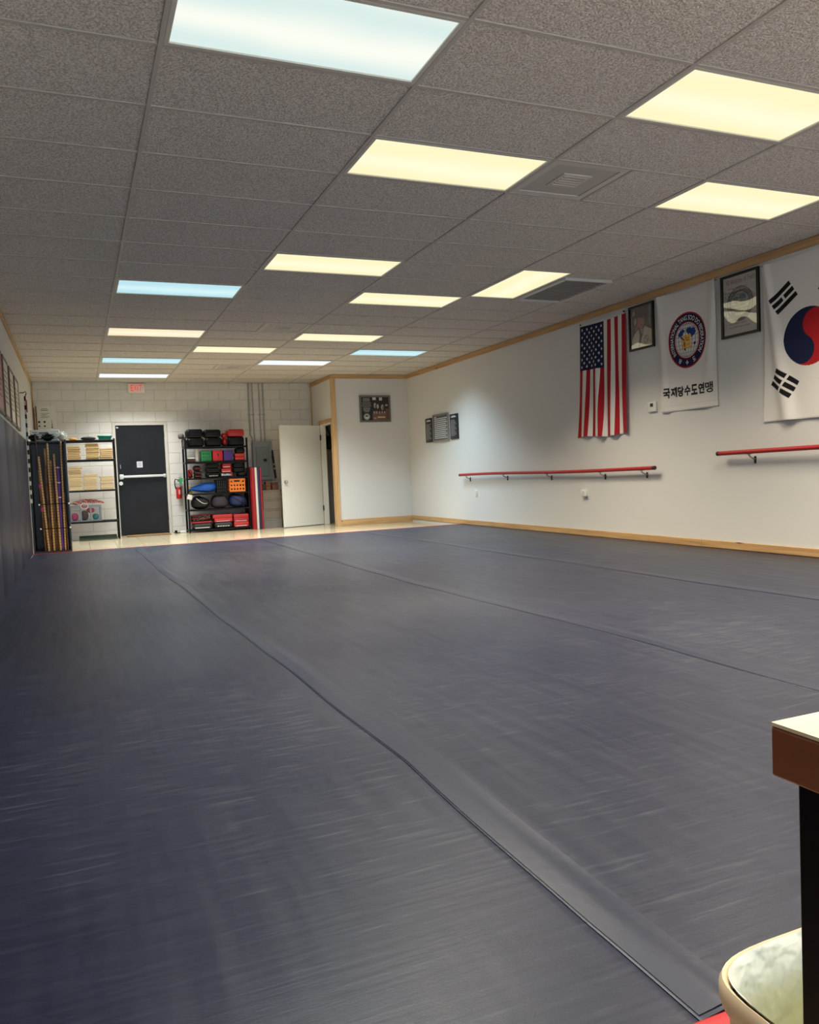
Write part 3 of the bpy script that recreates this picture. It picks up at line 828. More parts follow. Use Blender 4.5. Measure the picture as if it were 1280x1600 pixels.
dm = thing('door_mat', 'flat brown door mat lying before the black exit door', 'mat', (0.75, 11.95, ZT))
MB().box(0.38, 1.14, 11.78, 12.17, ZT, ZT + 0.012, 0.004, 1).done('mat_body', mat('brown_coir', (140, 104, 52), 0.95, noise=(60, 0.2), bump=(250, 0.6, 0.004)), dm)
MB().box(0.37, 1.15, 11.77, 11.80, ZT, ZT + 0.010, 0.003, 1).done('mat_edge', mat('dark_rubber', (38, 34, 28), 0.7), dm)
gm = thing('scraper_mat', 'dark green ribbed scraper mat lying under the rack of wooden boards', 'mat', (-0.1, 11.65, ZT))
gmat = mat('olive_fibre', (74, 80, 62), 0.95, noise=(90, 0.35), bump=(200, 0.8, 0.006))
fn = lambda x, y, z: (x, y, z + max(0, (y - 11.45)) * 0.16 * 0.9)
MB().box(-0.45, 0.19, 11.45, 11.85, ZT, ZT + 0.012, 0.004, 1, fn=fn).done('mat_body', gmat, gm)
for k in range(16):
    yy = 11.465 + k * 0.024
    MB().box(-0.44, 0.18, yy, yy + 0.012, ZT + 0.012 + (yy - 11.45) * 0.144, ZT + 0.017 + (yy - 11.45) * 0.144).done('rib', gmat, gm)

# ================================================================== ELECTRICAL PANEL, CONDUITS, SPIRIT LEVEL
ep = thing('electrical_panel', 'grey steel electrical panel on the block wall', 'electrical panel', (3.03, YB, 0.9))
gs = mat('grey_steel', (138, 144, 142), 0.4); gs2 = mat('grey_steel_door', (122, 130, 128), 0.38)
MB().box(2.84, 3.22, YB - 0.10, YB, 0.895, 1.672, 0.006, 1).done('panel_box', gs, ep)
d_ = MB().box(2.90, 3.16, YB - 0.112, YB - 0.101, 0.965, 1.56, 0.006, 1).done('panel_door', gs2, ep)
MB().box(3.045, 3.112, YB - 0.122, YB - 0.113, 1.268, 1.318, 0.003, 1).done('latch', black_m, d_)
cg = mat('galvanised_conduit', (168, 168, 164), 0.4, 0.3)
for k, (x, w) in enumerate([(2.825, 0.016), (2.905, 0.011), (3.035, 0.011), (3.115, 0.016)]):
    r_ = thing('conduit', ['thick conduit nearest the black shelf rack above the electrical panel', 'thin conduit second from the black shelf rack above the electrical panel',
        'thin conduit second from the closet above the electrical panel', 'thick conduit nearest the closet above the electrical panel'][k], 'conduit', (max(x, 2.86), YB - 0.03, 1.672), 'conduits above the electrical panel')
    xx = max(x, 2.86)
    MB().tube([(xx, YB - 0.03, 1.672), (xx, YB - 0.03, 1.74), (x, YB - 0.025, 1.80), (x, YB - 0.025, H + 0.02)], w, 10).done('pipe', cg, r_)
    MB().box(x - w - 0.02, x + w + 0.02, YB - 0.012, YB, 2.2, 2.22).done('pipe_clip', cg, r_)
lv = thing('spirit_level', 'dark spirit level hanging aslant beside the electrical panel', 'spirit level', (3.27, YB - 0.02, 0.89))
a, b = Vector((3.245, YB - 0.02, 1.49)), Vector((3.300, YB - 0.02, 0.89))
d = (b - a).normalized(); s = Vector((-d.z, 0, d.x)) * 0.020
def bar_pts(p, q, s, t): return [p - s + t, p + s + t, q + s + t, q - s + t, p - s - t, p + s - t, q + s - t, q - s - t]
BF = [(0, 1, 2, 3), (4, 7, 6, 5), (0, 4, 5, 1), (1, 5, 6, 2), (2, 6, 7, 3), (3, 7, 4, 0)]
MB().add(bar_pts(a, b, s, Vector((0, -0.013, 0))), BF).done('level_body', mat('dark_level_body', (36, 38, 38), 0.4), lv)
for q in (0.47, 0.62, 0.97):
    c_ = a.lerp(b, q); MB().add(bar_pts(c_ - d * 0.018, c_ + d * 0.018, s * 0.6, Vector((0, -0.015, 0))), BF).done('vial', mat('vial_pale', (212, 210, 170), 0.3), lv)

# boxes by the closet door
bx = mat('grey_brown_card', (136, 124, 108), 0.8, noise=(5, 0.08)); bxg = mat('grey_card', (138, 134, 126), 0.8, noise=(5, 0.08))
for k in range(4):
    z0 = ZT + k * 0.186
    ox = [0.0, -0.005, 0.004, 0.006][k]
    r_ = thing('cardboard_box', ['bottom grey cardboard box of the stack beside the white closet door', 'second grey-brown cardboard box from the bottom beside the closet door',
        'third grey-brown cardboard box from the bottom beside the closet door', 'top grey-brown cardboard box of the stack, with brown cartons on it'][k], 'box', (3.08, 11.9, z0), 'stacked cardboard boxes')
    MB().box(2.893 + ox, 3.255 + ox, 11.75, 12.08, z0, z0 + 0.152, 0.003, 1).done('box_body', bxg if k == 0 else bx, r_)
    MB().box(2.888 + ox, 3.260 + ox, 11.745, 12.085, z0 + 0.152, z0 + 0.183, 0.003, 1).done('box_lid', bxg if k == 0 else bx, r_)
zb = ZT + 4 * 0.186
for (x0, x1, h, c, l) in [(2.895, 2.972, 0.12, (58, 40, 30), 'dark brown small carton on the cardboard boxes, nearest the folded panel mat'),
                       (2.978, 3.075, 0.155, (122, 74, 52), 'tall reddish brown carton on the cardboard boxes'),
                       (3.10, 3.225, 0.085, (112, 72, 52), 'low reddish brown carton on the cardboard boxes, nearest the closet door'),
                       (3.09, 3.22, 0.06, (96, 58, 42), 'low dark carton lying on top of another carton by the closet door')]:
    z0 = zb if 'lying' not in l else zb + 0.0865
    r_ = thing('carton', l, 'box', ((x0 + x1) / 2, 11.86, z0), 'brown cartons on the boxes')
    m = mat('carton_%d_%d' % c[:2], c, 0.75)
    MB().box(x0, x1, 11.78, 11.95, z0, z0 + h, 0.002, 1).done('carton_body', m, r_)
    MB().box(x0 + 0.005, x1 - 0.005, 11.778, 11.779, z0 + h * 0.45, z0 + h * 0.55).done('tape', mat('carton_tape', (60, 44, 34), 0.5), r_)

# folding panel mat standing on end
pm = thing('folding_panel_mat', 'folded red, white and navy panel mat standing on end beside the black rack', 'mat', (2.73, 11.75, ZT))
for (a, b, m) in [(2.655, 2.718, red_vinyl), (2.720, 2.766, mat('white_vinyl', (222, 216, 204), 0.45)), (2.768, 2.812, mat('navy_vinyl', (34, 42, 84), 0.45)), (2.814, 2.850, red_vinyl)]:
    MB().box(a, b, 11.55, 12.12, ZT, 1.145, 0.010, 2).done('mat_panel', m, pm)
MB().box(2.652, 2.848, 11.56, 12.11, 1.1455, 1.152).done('hinge_strip', mat('dark_navy_vinyl', (22, 24, 40), 0.5), pm)

# ================================================================== CLOSET DOOR AND CONTENTS
cd_ = thing('door_2', None, None, (4.08, 11.72, ZT), kind='structure')
wj = mat('white_door_paint', (232, 231, 220), 0.45)
pine_case = pine_z
MB().box(PX - 0.018, PX - 0.001, oy0 - 0.065, oy0 + 0.005, ZT, ZD + 0.07, 0.003, 1).box(PX - 0.018, PX - 0.001, oy1 - 0.005, oy1 + 0.06, ZT, ZD + 0.07, 0.003, 1).done('casing_upright', pine_z, cd_)
MB().box(PX - 0.019, PX - 0.001, oy0 - 0.065, oy1 + 0.06, ZD + 0.005, ZD + 0.075, 0.003, 1).done('casing_head', pine_y, cd_)
MB().box(PX - 0.005, PX + 0.105, oy0 + 0.001, oy0 + 0.02, ZT, ZD, 0.002, 1).box(PX - 0.005, PX + 0.105, oy1 - 0.02, oy1 - 0.001, ZT, ZD, 0.002, 1).box(PX - 0.005, PX + 0.105, oy0 + 0.02, oy1 - 0.02, ZD - 0.02, ZD - 0.001, 0.002, 1).done('jamb', wj, cd_)
hp, fp = Vector((PX - 0.022, 11.715, 0)), Vector((3.215, 11.385, 0))
dd = (fp - hp).normalized(); nn = Vector((dd.y, -dd.x, 0))
if nn.y > 0: nn = -nn
def slab(p, q, t, z0, z1):
    v = [p, q, q - nn * t, p - nn * t]
    return [(a.x, a.y, z0) for a in v] + [(a.x, a.y, z1) for a in v]
SF = [(0, 1, 2, 3), (4, 7, 6, 5), (0, 4, 5, 1), (1, 5, 6, 2), (2, 6, 7, 3), (3, 7, 4, 0)]
lf2 = MB().add(slab(hp, fp, 0.038, ZT + 0.012, ZD - 0.012), SF).done('door_leaf', wj, cd_)
kp = fp - dd * 0.065
MB().cyl(kp + nn * 0.0 + Vector((0, 0, 0.84)), kp + nn * 0.03 + Vector((0, 0, 0.84)), 0.012).cyl(kp + nn * 0.001 + Vector((0, 0, 0.84)), kp + nn * 0.006 + Vector((0, 0, 0.84)), 0.032, n=18).blob(kp + nn * 0.045 + Vector((0, 0, 0.84)), (0.027, 0.027, 0.027)).done('door_knob', chrome, lf2)
for z in (0.24, 1.64):
    MB().cyl((hp.x + 0.006, hp.y - 0.012, z), (hp.x + 0.006, hp.y - 0.012, z + 0.1), 0.013).done('hinge', mat('dark_hinge', (50, 48, 46), 0.4, 0.8), cd_)
# closet contents
sh = thing('closet_shelf', 'dark shelf unit inside the closet doorway', 'shelf', (5.0, 11.9, ZT))
dkw = mat('dark_shelf_board', (48, 42, 36), 0.6)
for z in (0.45, 0.95, 1.45): MB().box(4.5, 5.6, 11.6, 12.25, z, z + 0.025).done('shelf_board', dkw, sh)
for x in (4.5, 5.57): MB().box(x, x + 0.03, 11.6, 12.25, ZT, 1.75).done('upright', dkw, sh)
bg = thing('black_bag', 'black bag hanging high inside the dark closet doorway', 'bag', (4.34, 11.9, 1.46))
MB().blob((4.34, 11.9, 1.60), (0.09, 0.12, 0.14), 2.6).done('bag_body', black_m, bg)
MB().tube([(4.30, 11.9, 1.71), (4.24, 11.9, 1.86), (4.225, 11.9, 1.90), (4.30, 11.9, 1.92), (4.38, 11.9, 1.71)], 0.012).done('strap', black_m, bg)
rg = MB().tube([(4.40 + 0.06 * math.cos(t), 11.58, 1.035 + 0.06 * math.sin(t)) for t in np.linspace(0, 2 * math.pi, 20, endpoint=False)], 0.012, 8, closed=True)
hr = thing('training_ring', 'small white ring hanging inside the closet doorway', 'ring', (4.40, 11.58, 0.97))
rg.done('ring_body', white_pl, hr)
MB().tube([(4.40, 11.58, 1.09), (4.40, 11.58, 1.30), (4.40, 11.60, 1.46), (4.40, 11.60, H + 0.12)], 0.004, 6).done('hanging_cord', black_m, hr)
wbx = thing('white_carton', 'small white carton on the shelf inside the closet doorway', 'box', (4.6, 11.7, 0.477))
MB().box(4.56, 4.79, 11.62, 11.8, 0.477, 0.60, 0.004, 1).done('carton_body', white_pl, wbx)
MB().box(4.555, 4.795, 11.615, 11.805, 0.60, 0.63, 0.004, 1).done('carton_lid', white_pl, wbx)
cbx = thing('storage_box', 'brown box standing on the floor inside the closet doorway', 'box', (4.5, 11.5, ZT))
MB().box(4.36, 4.68, 11.35, 11.58, ZT, 0.28, 0.004, 1).done('box_body', bx, cbx)
MB().box(4.355, 4.685, 11.345, 11.585, 0.28, 0.31, 0.004, 1).done('box_lid', bx, cbx)
# ================================================================== STAFF CABINET IN THE CORNER
sc = thing('staff_cabinet', 'tall dark open cabinet holding staffs in the corner by the padding', 'cabinet', (-0.82, 9.58, ZT))
cabm = mat('dark_blue_black_cabinet', (22, 26, 33), 0.3)
x0, x1, y0, y1 = -1.075, -0.558, 9.22, 9.95
MB().box(x0, x1, y1 - 0.02, y1, ZT, 1.60).done('back_panel', cabm, sc)
MB().box(x0, x0 + 0.02, y0, y1 - 0.02, ZT, 1.58).done('side_panel', cabm, sc)
MB().box(x1 - 0.02, x1, y0, y1 - 0.02, ZT, 1.60).done('side_panel', cabm, sc)
MB().box(x0 + 0.02, x1 - 0.02, y0, y1 - 0.02, ZT, ZT + 0.03).done('bottom_panel', cabm, sc)
MB().box(x0, x1, y0 + 0.20, y1, 1.60, 1.62).done('top_panel', cabm, sc)
for z in (0.318, 0.675):
    rb = MB().cyl((x0 + 0.10, y0 - 0.025, z), (x1 - 0.0, y0 - 0.025, z), 0.006, n=8).done('retaining_bar', black_m, sc)
    for x in (x0 + 0.11, x1 - 0.005): MB().blob((x, y0 - 0.025, z), (0.013, 0.013, 0.013), 2, 10, 8).done('bar_end', white_pl, rb)
    MB().box(x0 + 0.09, x0 + 0.10, y0 - 0.03, y0, z - 0.008, z + 0.008).box(x1 - 0.01, x1, y0 - 0.03, y0, z - 0.008, z + 0.008).done('bar_bracket', black_m, rb)

def staff_mat(name, a, b, rings):
    m = bpy.data.materials.new(name); m.use_nodes = True
    nt = m.node_tree; bs = nt.nodes['Principled BSDF']; bs.inputs['Roughness'].default_value = 0.45
    tc = nt.nodes.new('ShaderNodeTexCoord'); sx = nt.nodes.new('ShaderNodeSeparateXYZ'); nt.links.new(tc.outputs['Object'], sx.inputs[0])
    mu = nt.nodes.new('ShaderNodeMath'); mu.operation = 'MULTIPLY'; mu.inputs[1].default_value = rings
    nt.links.new(sx.outputs['Z'], mu.inputs[0])
    si = nt.nodes.new('ShaderNodeMath'); si.operation = 'SINE'; nt.links.new(mu.outputs[0], si.inputs[0])
    cr = nt.nodes.new('ShaderNodeValToRGB'); cr.color_ramp.elements[0].position = 0.0; cr.color_ramp.elements[0].color = (*lin(b), 1)
    cr.color_ramp.elements[1].position = 0.35; cr.color_ramp.elements[1].color = (*lin(a), 1)
    mr = nt.nodes.new('ShaderNodeMapRange'); mr.inputs['From Min'].default_value = -1; mr.inputs['From Max'].default_value = 0.4
    nt.links.new(si.outputs[0], mr.inputs['Value']); nt.links.new(mr.outputs[0], cr.inputs['Fac'])
    nt.links.new(cr.outputs[0], bs.inputs['Base Color'])
    return m
pale_st = staff_mat('pale_ringed_rattan', (196, 156, 104), (120, 82, 48), 150)
brown_st = staff_mat('brown_staff_wood', (132, 92, 60), (104, 68, 44), 24)
dark_st = staff_mat('dark_staff_wood', (70, 46, 38), (56, 36, 30), 20)
STAFFS = [  # top x, top z, bottom x, bottom z, radius, material, y, label
    (-0.968, 1.73, -0.935, ZT + 0.03, 0.012, dark_st, 9.37, 'tall thin dark staff nearest the padding in the cabinet'),
    (-0.935, 1.385, -0.872, ZT + 0.03, 0.015, pale_st, 9.235, 'pale ringed staff second from the padding, with a square cut top'),
    (-0.952, 1.19, -0.915, ZT + 0.03, 0.014, brown_st, 9.30, 'short brown staff with pink bands beside the padding'),
    (-0.856, 1.505, -0.845, ZT + 0.03, 0.019, brown_st, 9.33, 'thick grey-brown staff third from the padding'),
    (-0.810, 1.58, -0.800, ZT + 0.03, 0.014, pale_st, 9.245, 'tall pale bamboo staff in the middle of the cabinet'),
    (-0.782, 1.33, -0.770, ZT + 0.03, 0.013, pale_st, 9.36, 'pale staff crossing behind the tall bamboo staff'),
    (-0.727, 1.415, -0.715, ZT + 0.03, 0.015, pale_st, 9.240, 'pale ringed staff just beside the purple foam baton'),
    (-0.625, 1.605, -0.648, ZT + 0.03, 0.013, pale_st, 9.250, 'tall pale staff at the cabinet side away from the padding'),
    (-0.625, 0.84, -0.612, ZT + 0.03, 0.013, brown_st, 9.28, 'short brown staff in the cabinet corner nearest the wooden boards'),
    (-0.768, 1.035, -0.745, ZT + 0.03, 0.013, brown_st, 9.30, 'short pale brown stick in front of the middle staffs')]
pinkm = mat('pink_tape', (238, 70, 160), 0.5)
for tx, tz, bx_, bz, r, m, y_, lab in STAFFS:
    root = thing('wooden_staff', lab, 'staff', (bx_, y_, bz), 'staffs in the corner cabinet')
    lean = 0.02
    MB().tube([(bx_, y_, bz), (bx_, y_, bz + 0.01), (bx_ + (tx - bx_) * 0.5, y_ + lean * 0.5, (tz + bz) / 2), (tx, y_ + lean, tz - 0.012), (tx, y_ + lean, tz)], [r * 0.8, r, r, r * 0.95, r * 0.7], 10).done('shaft', m, root)
    if 'pink' in lab:
        for z in (0.60, 0.95):
            q = (z - bz) / (tz - bz); c_ = (bx_ + (tx - bx_) * q, y_ + lean * q)
            MB().cyl((c_[0], c_[1], z - 0.028), (c_[0], c_[1], z + 0.028), r + 0.006).done('tape_band', pinkm, root)
pf = thing('foam_baton', 'purple foam baton with pale bands standing among the staffs', 'baton', (-0.690, 9.29, ZT + 0.03))
MB().cyl((-0.690, 9.29, ZT + 0.032), (-0.690, 9.30, 1.235), 0.030, n=14).done('foam_body', mat('purple_foam', (88, 58, 140), 0.6), pf)
for z in (0.77, 0.99, 1.215): MB().cyl((-0.690, 9.295, z - 0.008), (-0.690, 9.295, z + 0.008), 0.0315, n=14).done('pale_band', white_pl, pf)

# on top of the cabinet
for k, (z, l) in enumerate([(1.621, 'lower flat white printed box on top of the staff cabinet'), (1.712, 'upper flat white printed box on top of the staff cabinet')]):
    r_ = thing('flat_box', l, 'box', (-0.85, 9.77, z), 'white boxes on the staff cabinet')
    MB().box(-1.045, -0.66 + 0.02 * k, 9.62, 9.92, z, z + 0.088, 0.004, 1).done('box_body', mat('box_white', (222, 222, 214), 0.6), r_)
    t = Flat(on_back(-1.045, z, 9.62)); t.rect(0.03, 0.10, 0.045, 0.055, 0.001); t.rect(0.12, 0.25, 0.035, 0.050, 0.001); t.rect(0.05, 0.22, 0.02, 0.027, 0.001)
    t.done('lettering', ink, r_)
def shaggy(name, c, r, m, label, cat, n=170, ln=0.034, seed=1, squash=1.0):
    rr = random.Random(seed)
    root = thing(name, label, cat, (c[0], c[1], c[2] - r[2]))
    MB().blob(c, r, 2.2, 16, 10).done('core', m, root)
    mb = MB()
    for i in range(n):
        th = rr.uniform(0, 2 * math.pi); ph = math.asin(rr.uniform(-0.1, 1))
        d = Vector((math.cos(ph) * math.cos(th), math.cos(ph) * math.sin(th), math.sin(ph)))
        p = Vector((c[0] + r[0] * d.x * 0.95, c[1] + r[1] * d.y * 0.95, c[2] + r[2] * d.z * 0.95))
        q = p + d * ln * rr.uniform(0.5, 1) + Vector((rr.uniform(-1, 1), rr.uniform(-1, 1), rr.uniform(-0.5, 0.4))) * ln * 0.6
        mb.cyl(p, q, 0.009, 0.003, 5)
    mb.done('strands', m, root, kind='stuff')
shaggy('black_pompom', (-0.80, 9.51, 1.667), (0.065, 0.075, 0.045), black_m, 'shaggy black pompom lying on top of the staff cabinet', 'pompom', seed=3)
shaggy('black_fringe', (-1.0, 9.51, 1.662), (0.045, 0.07, 0.038), black_m, 'shaggy black pompom on the cabinet edge nearest the padding', 'pompom', seed=5)
shaggy('white_pompom', (-0.61, 9.51, 1.682), (0.05, 0.08, 0.06), mat('white_fluff', (226, 222, 208), 0.9), 'white pompom draped over the top corner of the staff cabinet', 'pompom', seed=9)
for k, (x, z1, l) in enumerate([(-1.055, 2.37, 'thin brown stick leaning in the back corner, nearer the padding'), (-1.02, 2.40, 'thin brown stick leaning in the back corner, nearer the poster')]):
    MB().cyl((x + 0.0, 12.0 - 0.1 * k, ZT), (x - 0.02, YB - 0.065, z1), 0.012, n=8).done('corner_stick', brown_st, None, l, 'stick', 'sticks in the back corner')

# ================================================================== WIRE RACK WITH BREAKING BOARDS
wk = thing('wire_rack', 'black wire rack holding stacks of wooden boards beside the exit door', 'shelf rack', (-0.17, 11.7, ZT))
X0, X1, Y0, Y1 = -0.60, 0.235, 11.48, 11.92
for x in (X0, X1 - 0.028):
    for y_ in (Y0, Y1 - 0.028): MB().cyl((x + 0.014, y_ + 0.014, ZT), (x + 0.014, y_ + 0.014, 1.755), 0.014, n=10).done('post', black_m, wk)
SHZ = [1.735, 1.390, 0.848, 0.296]
for z in SHZ:
    s_ = MB().box(X0, X1, Y0, Y0 + 0.02, z - 0.03, z, 0.002, 1).box(X0, X1, Y1 - 0.02, Y1, z - 0.03, z, 0.002, 1).box(X0, X0 + 0.02, Y0 + 0.02, Y1 - 0.02, z - 0.03, z, 0.002, 1).box(X1 - 0.02, X1, Y0 + 0.02, Y1 - 0.02, z - 0.03, z, 0.002, 1).done('shelf_frame', black_m, wk)
    for k in range(14):
        x = X0 + 0.03 + k * (X1 - X0 - 0.06) / 13
        MB().cyl((x, Y0 + 0.005, z - 0.003), (x, Y1 - 0.005, z - 0.003), 0.003, n=5, caps=False).done('shelf_wire', black_m, s_)
zz = MB().tube([(X0 + 0.02 + k * 0.02, Y0 + 0.004, 1.735 - 0.045 * (k % 2) - 0.003) for k in range(40)], 0.003, 5)
zz.done('wire_zigzag', black_m, wk)
MB().tube([(X0, Y0 + 0.004, 1.688), (X1, Y0 + 0.004, 1.688)], 0.004, 5).done('lower_wire', black_m, wk)
board_m = [wood_mat('board_pine_a', (206, 170, 112), (226, 194, 138), 'x', 0.8, 0.6), wood_mat('board_pine_b', (214, 180, 122), (232, 204, 152), 'x', 0.8, 0.6), wood_mat('board_pine_c', (196, 160, 108), (216, 184, 132), 'x', 0.8, 0.6)]
STK = [(-0.555, -0.340, 1.390, 8, 'upper shelf, stack nearest the staffs'), (-0.252, -0.035, 1.390, 9, 'upper shelf, tallest middle stack'), (-0.020, 0.190, 1.390, 6, 'upper shelf, stack nearest the door'),
       (-0.560, -0.345, 0.848, 13, 'lower shelf, tall stack nearest the staffs'), (-0.315, -0.095, 0.848, 9, 'lower shelf, middle stack'), (-0.045, 0.175, 0.848, 8, 'lower shelf, stack nearest the door')]
for a, b, z, n, w in STK:
    pitch = {8: 0.0305, 9: 0.0322, 6: 0.0330, 13: 0.0322}[n]
    if z < 1 and n == 8: pitch = 0.0305
    for k in range(n):
        o = random.uniform(-0.010, 0.010) + (0.018 * (k == n - 1) if z < 1 else 0) * (-1 if a > -0.1 else 1)
        oy = random.uniform(-0.01, 0.01)
        lab = ('top' if k == n - 1 else ORD[k] if k == 0 else ORD[k] + ' from bottom') + ' pine board, ' + w + ' of the wire rack'
        MB().box(a + o, b + o - random.uniform(0, 0.012), Y0 + 0.02 + oy, Y0 + 0.30 + oy, z + 0.0004 + k * pitch, z + k * pitch + pitch - 0.0055, 0.0015, 1).done('breaking_board', random.choice(board_m), None, lab, 'board', 'pine breaking boards')
tb = thing('teal_tub', 'teal plastic tub on top of the wire rack', 'tub', (0.075, 11.62, 1.735))
teal = mat('teal_plastic', (28, 150, 126), 0.4)
tfn = lambda x, y, z: (0.075 + (x - 0.075) * (0.9 + (z - 1.735) * 1.4), 11.62 + (y - 11.62) * (0.9 + (z - 1.735) * 1.4), z)
MB().box(-0.035, 0.185, 11.52, 11.72, 1.7355, 1.795, 0.012, 2, fn=tfn).done('tub_body', teal, tb)
MB().box(-0.048, 0.198, 11.505, 11.735, 1.795, 1.810, 0.005, 2).done('tub_rim', teal, tb)
MB().blob((-0.20, 11.60, 1.765), (0.125, 0.08, 0.030), 2.4).done('black_pouch', mat('black_cloth', (26, 24, 24), 0.8), None, 'flat black pouch lying on top of the wire rack', 'pouch')
MB().blob((-0.455, 11.62, 1.76), (0.07, 0.06, 0.025), 2.2, fn=lambda x, y, z: (x, y, z - 0.2 * x)).done('orange_cloth', mat('orange_cloth', (206, 150, 60), 0.8), None, 'small orange cloth lying on top of the wire rack near the pompoms', 'cloth')
# crate of medals
mc = thing('wire_crate', 'grey wire crate filled with medals on the low rack shelf', 'crate', (-0.32, 11.66, 0.296))
gr = mat('grey_crate_plastic', (126, 132, 140), 0.5)
a, b, c, d, e, g = -0.585, -0.055, Y0 + 0.03, Y1 - 0.06, 0.2965, 0.575
MB().box(a, b, c, d, e, e + 0.015, 0.003, 1).done('crate_base', gr, mc)
rim = MB().box(a, b, c, c + 0.018, g - 0.03, g, 0.003, 1).box(a, b, d - 0.018, d, g - 0.03, g, 0.003, 1).box(a, a + 0.018, c + 0.018, d - 0.018, g - 0.03, g, 0.003, 1).box(b - 0.018, b, c + 0.018, d - 0.018, g - 0.03, g, 0.003, 1)
rim.done('crate_rim', gr, mc)
for x in (a, a + 0.17, a + 0.335, b - 0.03): MB().box(x, x + 0.03, c, c + 0.012, e + 0.015, g - 0.03, 0.002, 1).done('crate_post', gr, mc)
for x in (a, b - 0.03): MB().box(x, x + 0.03, d - 0.012, d, e + 0.015, g - 0.03, 0.002, 1).done('crate_post', gr, mc)
dk = mat('dark_wire', (70, 74, 80), 0.5)
wires = MB()
for k in range(36):
    x = a + 0.012 + k * (b - a - 0.024) / 35; wires.cyl((x, c + 0.006, e + 0.015), (x, c + 0.006, g - 0.03), 0.0012, n=4, caps=False)
for k in range(16):
    z = e + 0.02 + k * 0.0145; wires.cyl((a, c + 0.006, z), (b, c + 0.006, z), 0.0012, n=4, caps=False)
wires.done('front_mesh', dk, mc, kind='stuff')
for (cx, cz, rx, rz, col, nm, l) in [(-0.50, 0.385, 0.060, 0.070, (214, 70, 128), 'pink_ball', 'pink ball in the wire crate of medals'), (-0.235, 0.49, 0.065, 0.045, (206, 60, 86), 'rose_pouch', 'rose coloured pouch high in the wire crate'),
                             (-0.155, 0.375, 0.055, 0.055, (40, 150, 140), 'teal_ball', 'teal ball low in the wire crate'), (-0.345, 0.40, 0.070, 0.085, (88, 60, 60), 'brown_pouch', 'dull brown pouch in the middle of the wire crate')]:
    MB().blob((cx, c + 0.085, cz), (rx, 0.06, rz), 2.3).done(nm, mat(nm + '_m', col, 0.5), None, l, nm.split('_')[1], 'contents of the wire crate')
rb_r, rb_w = mat('ribbon_red', (188, 36, 34), 0.5), mat('ribbon_white', (226, 214, 200), 0.5)
rr = random.Random(4)
RW = ['lowest, by the staffs', 'second from the staffs', 'third from the staffs', 'fourth from the staffs', 'fifth from the staffs', 'sixth from the staffs', 'at the end nearest the door']
for k in range(7):
    x = -0.55 + k * 0.073
    root = thing('medal_ribbon', 'red and white medal ribbon heaped on the wire crate, ' + RW[k], 'ribbon', (x, c + 0.1, g), 'medal ribbons on the wire crate')
    h = 0.085 * math.sin(math.pi * (k + 1.0) / 8.6) + 0.012
    pts = []
    for q in range(9):
        t = q / 8
        pts.append(Vector((x - 0.07 + 0.16 * t, c + 0.03 + 0.04 * k / 7 + 0.12 * t, g + 0.004 + h * math.sin(math.pi * (0.15 + 0.75 * t)) + 0.006 * k % 0.01)))
    for off, m in ((-0.016, rb_r), (0.0, rb_w), (0.016, rb_r)):
        vs = []
        for p in pts: vs += [(p.x + off - 0.008, p.y - off, p.z), (p.x + off + 0.008, p.y - off, p.z + 0.010), (p.x + off + 0.008, p.y - off, p.z + 0.008), (p.x + off - 0.008, p.y - off, p.z - 0.002)]
        fs = []
        for i in range(len(pts) - 1):
            for j in range(4): fs.append((i * 4 + j, i * 4 + (j + 1) % 4, (i + 1) * 4 + (j + 1) % 4, (i + 1) * 4 + j))
        MB().add(vs, fs + [(0, 1, 2, 3), tuple(len(vs) - 4 + j for j in range(4))]).done('ribbon_stripe', m, root)
lp = thing('looped_ribbon', 'red and white ribbon loop hanging over the front of the wire crate', 'ribbon', (-0.33, c - 0.012, 0.50))
for r_, m in ((0.055, rb_w), (0.045, rb_r)):
    MB().tube([(-0.335 + r_ * 1.05 * math.cos(t), c - 0.008, 0.572 + r_ * 0.85 * math.sin(t)) for t in np.linspace(0, 2 * math.pi, 22, endpoint=False)], 0.006, 6, closed=True).done('ribbon_stripe', m, lp)

# ================================================================== BLACK RACK WITH TRAINING GEAR
rk = thing('shelf_rack', 'tall black shelf rack crowded with training pads and bags', 'shelf rack', (2.06, 11.9, ZT))
RX0, RX1, RY0, RY1 = 1.462, 2.645, 11.70, 12.12
for x in (RX0, RX1 - 0.035):
    for y_ in (RY0, RY1 - 0.035): MB().box(x, x + 0.035, y_, y_ + 0.035, ZT, 1.73, 0.003, 1).done('post', black_m, rk)
RS = [1.578, 1.292, 0.985, 0.692, 0.392, 0.012]
for z in RS:
    MB().box(RX0 + 0.002, RX1 - 0.002, RY0 + 0.002, RY1 - 0.002, z - 0.028, z, 0.003, 1).done('shelf', black_m, rk)
blk = mat('black_vinyl', (9, 9, 10), 0.36, spec=0.25); dgr = mat('dark_grey_vinyl', (42, 40, 40), 0.45); rdv = mat('pad_red_vinyl', (172, 32, 34), 0.4); rd2 = mat('pad_bright_red', (192, 48, 44), 0.45)
wht = mat('print_white', (220, 216, 206), 0.6)
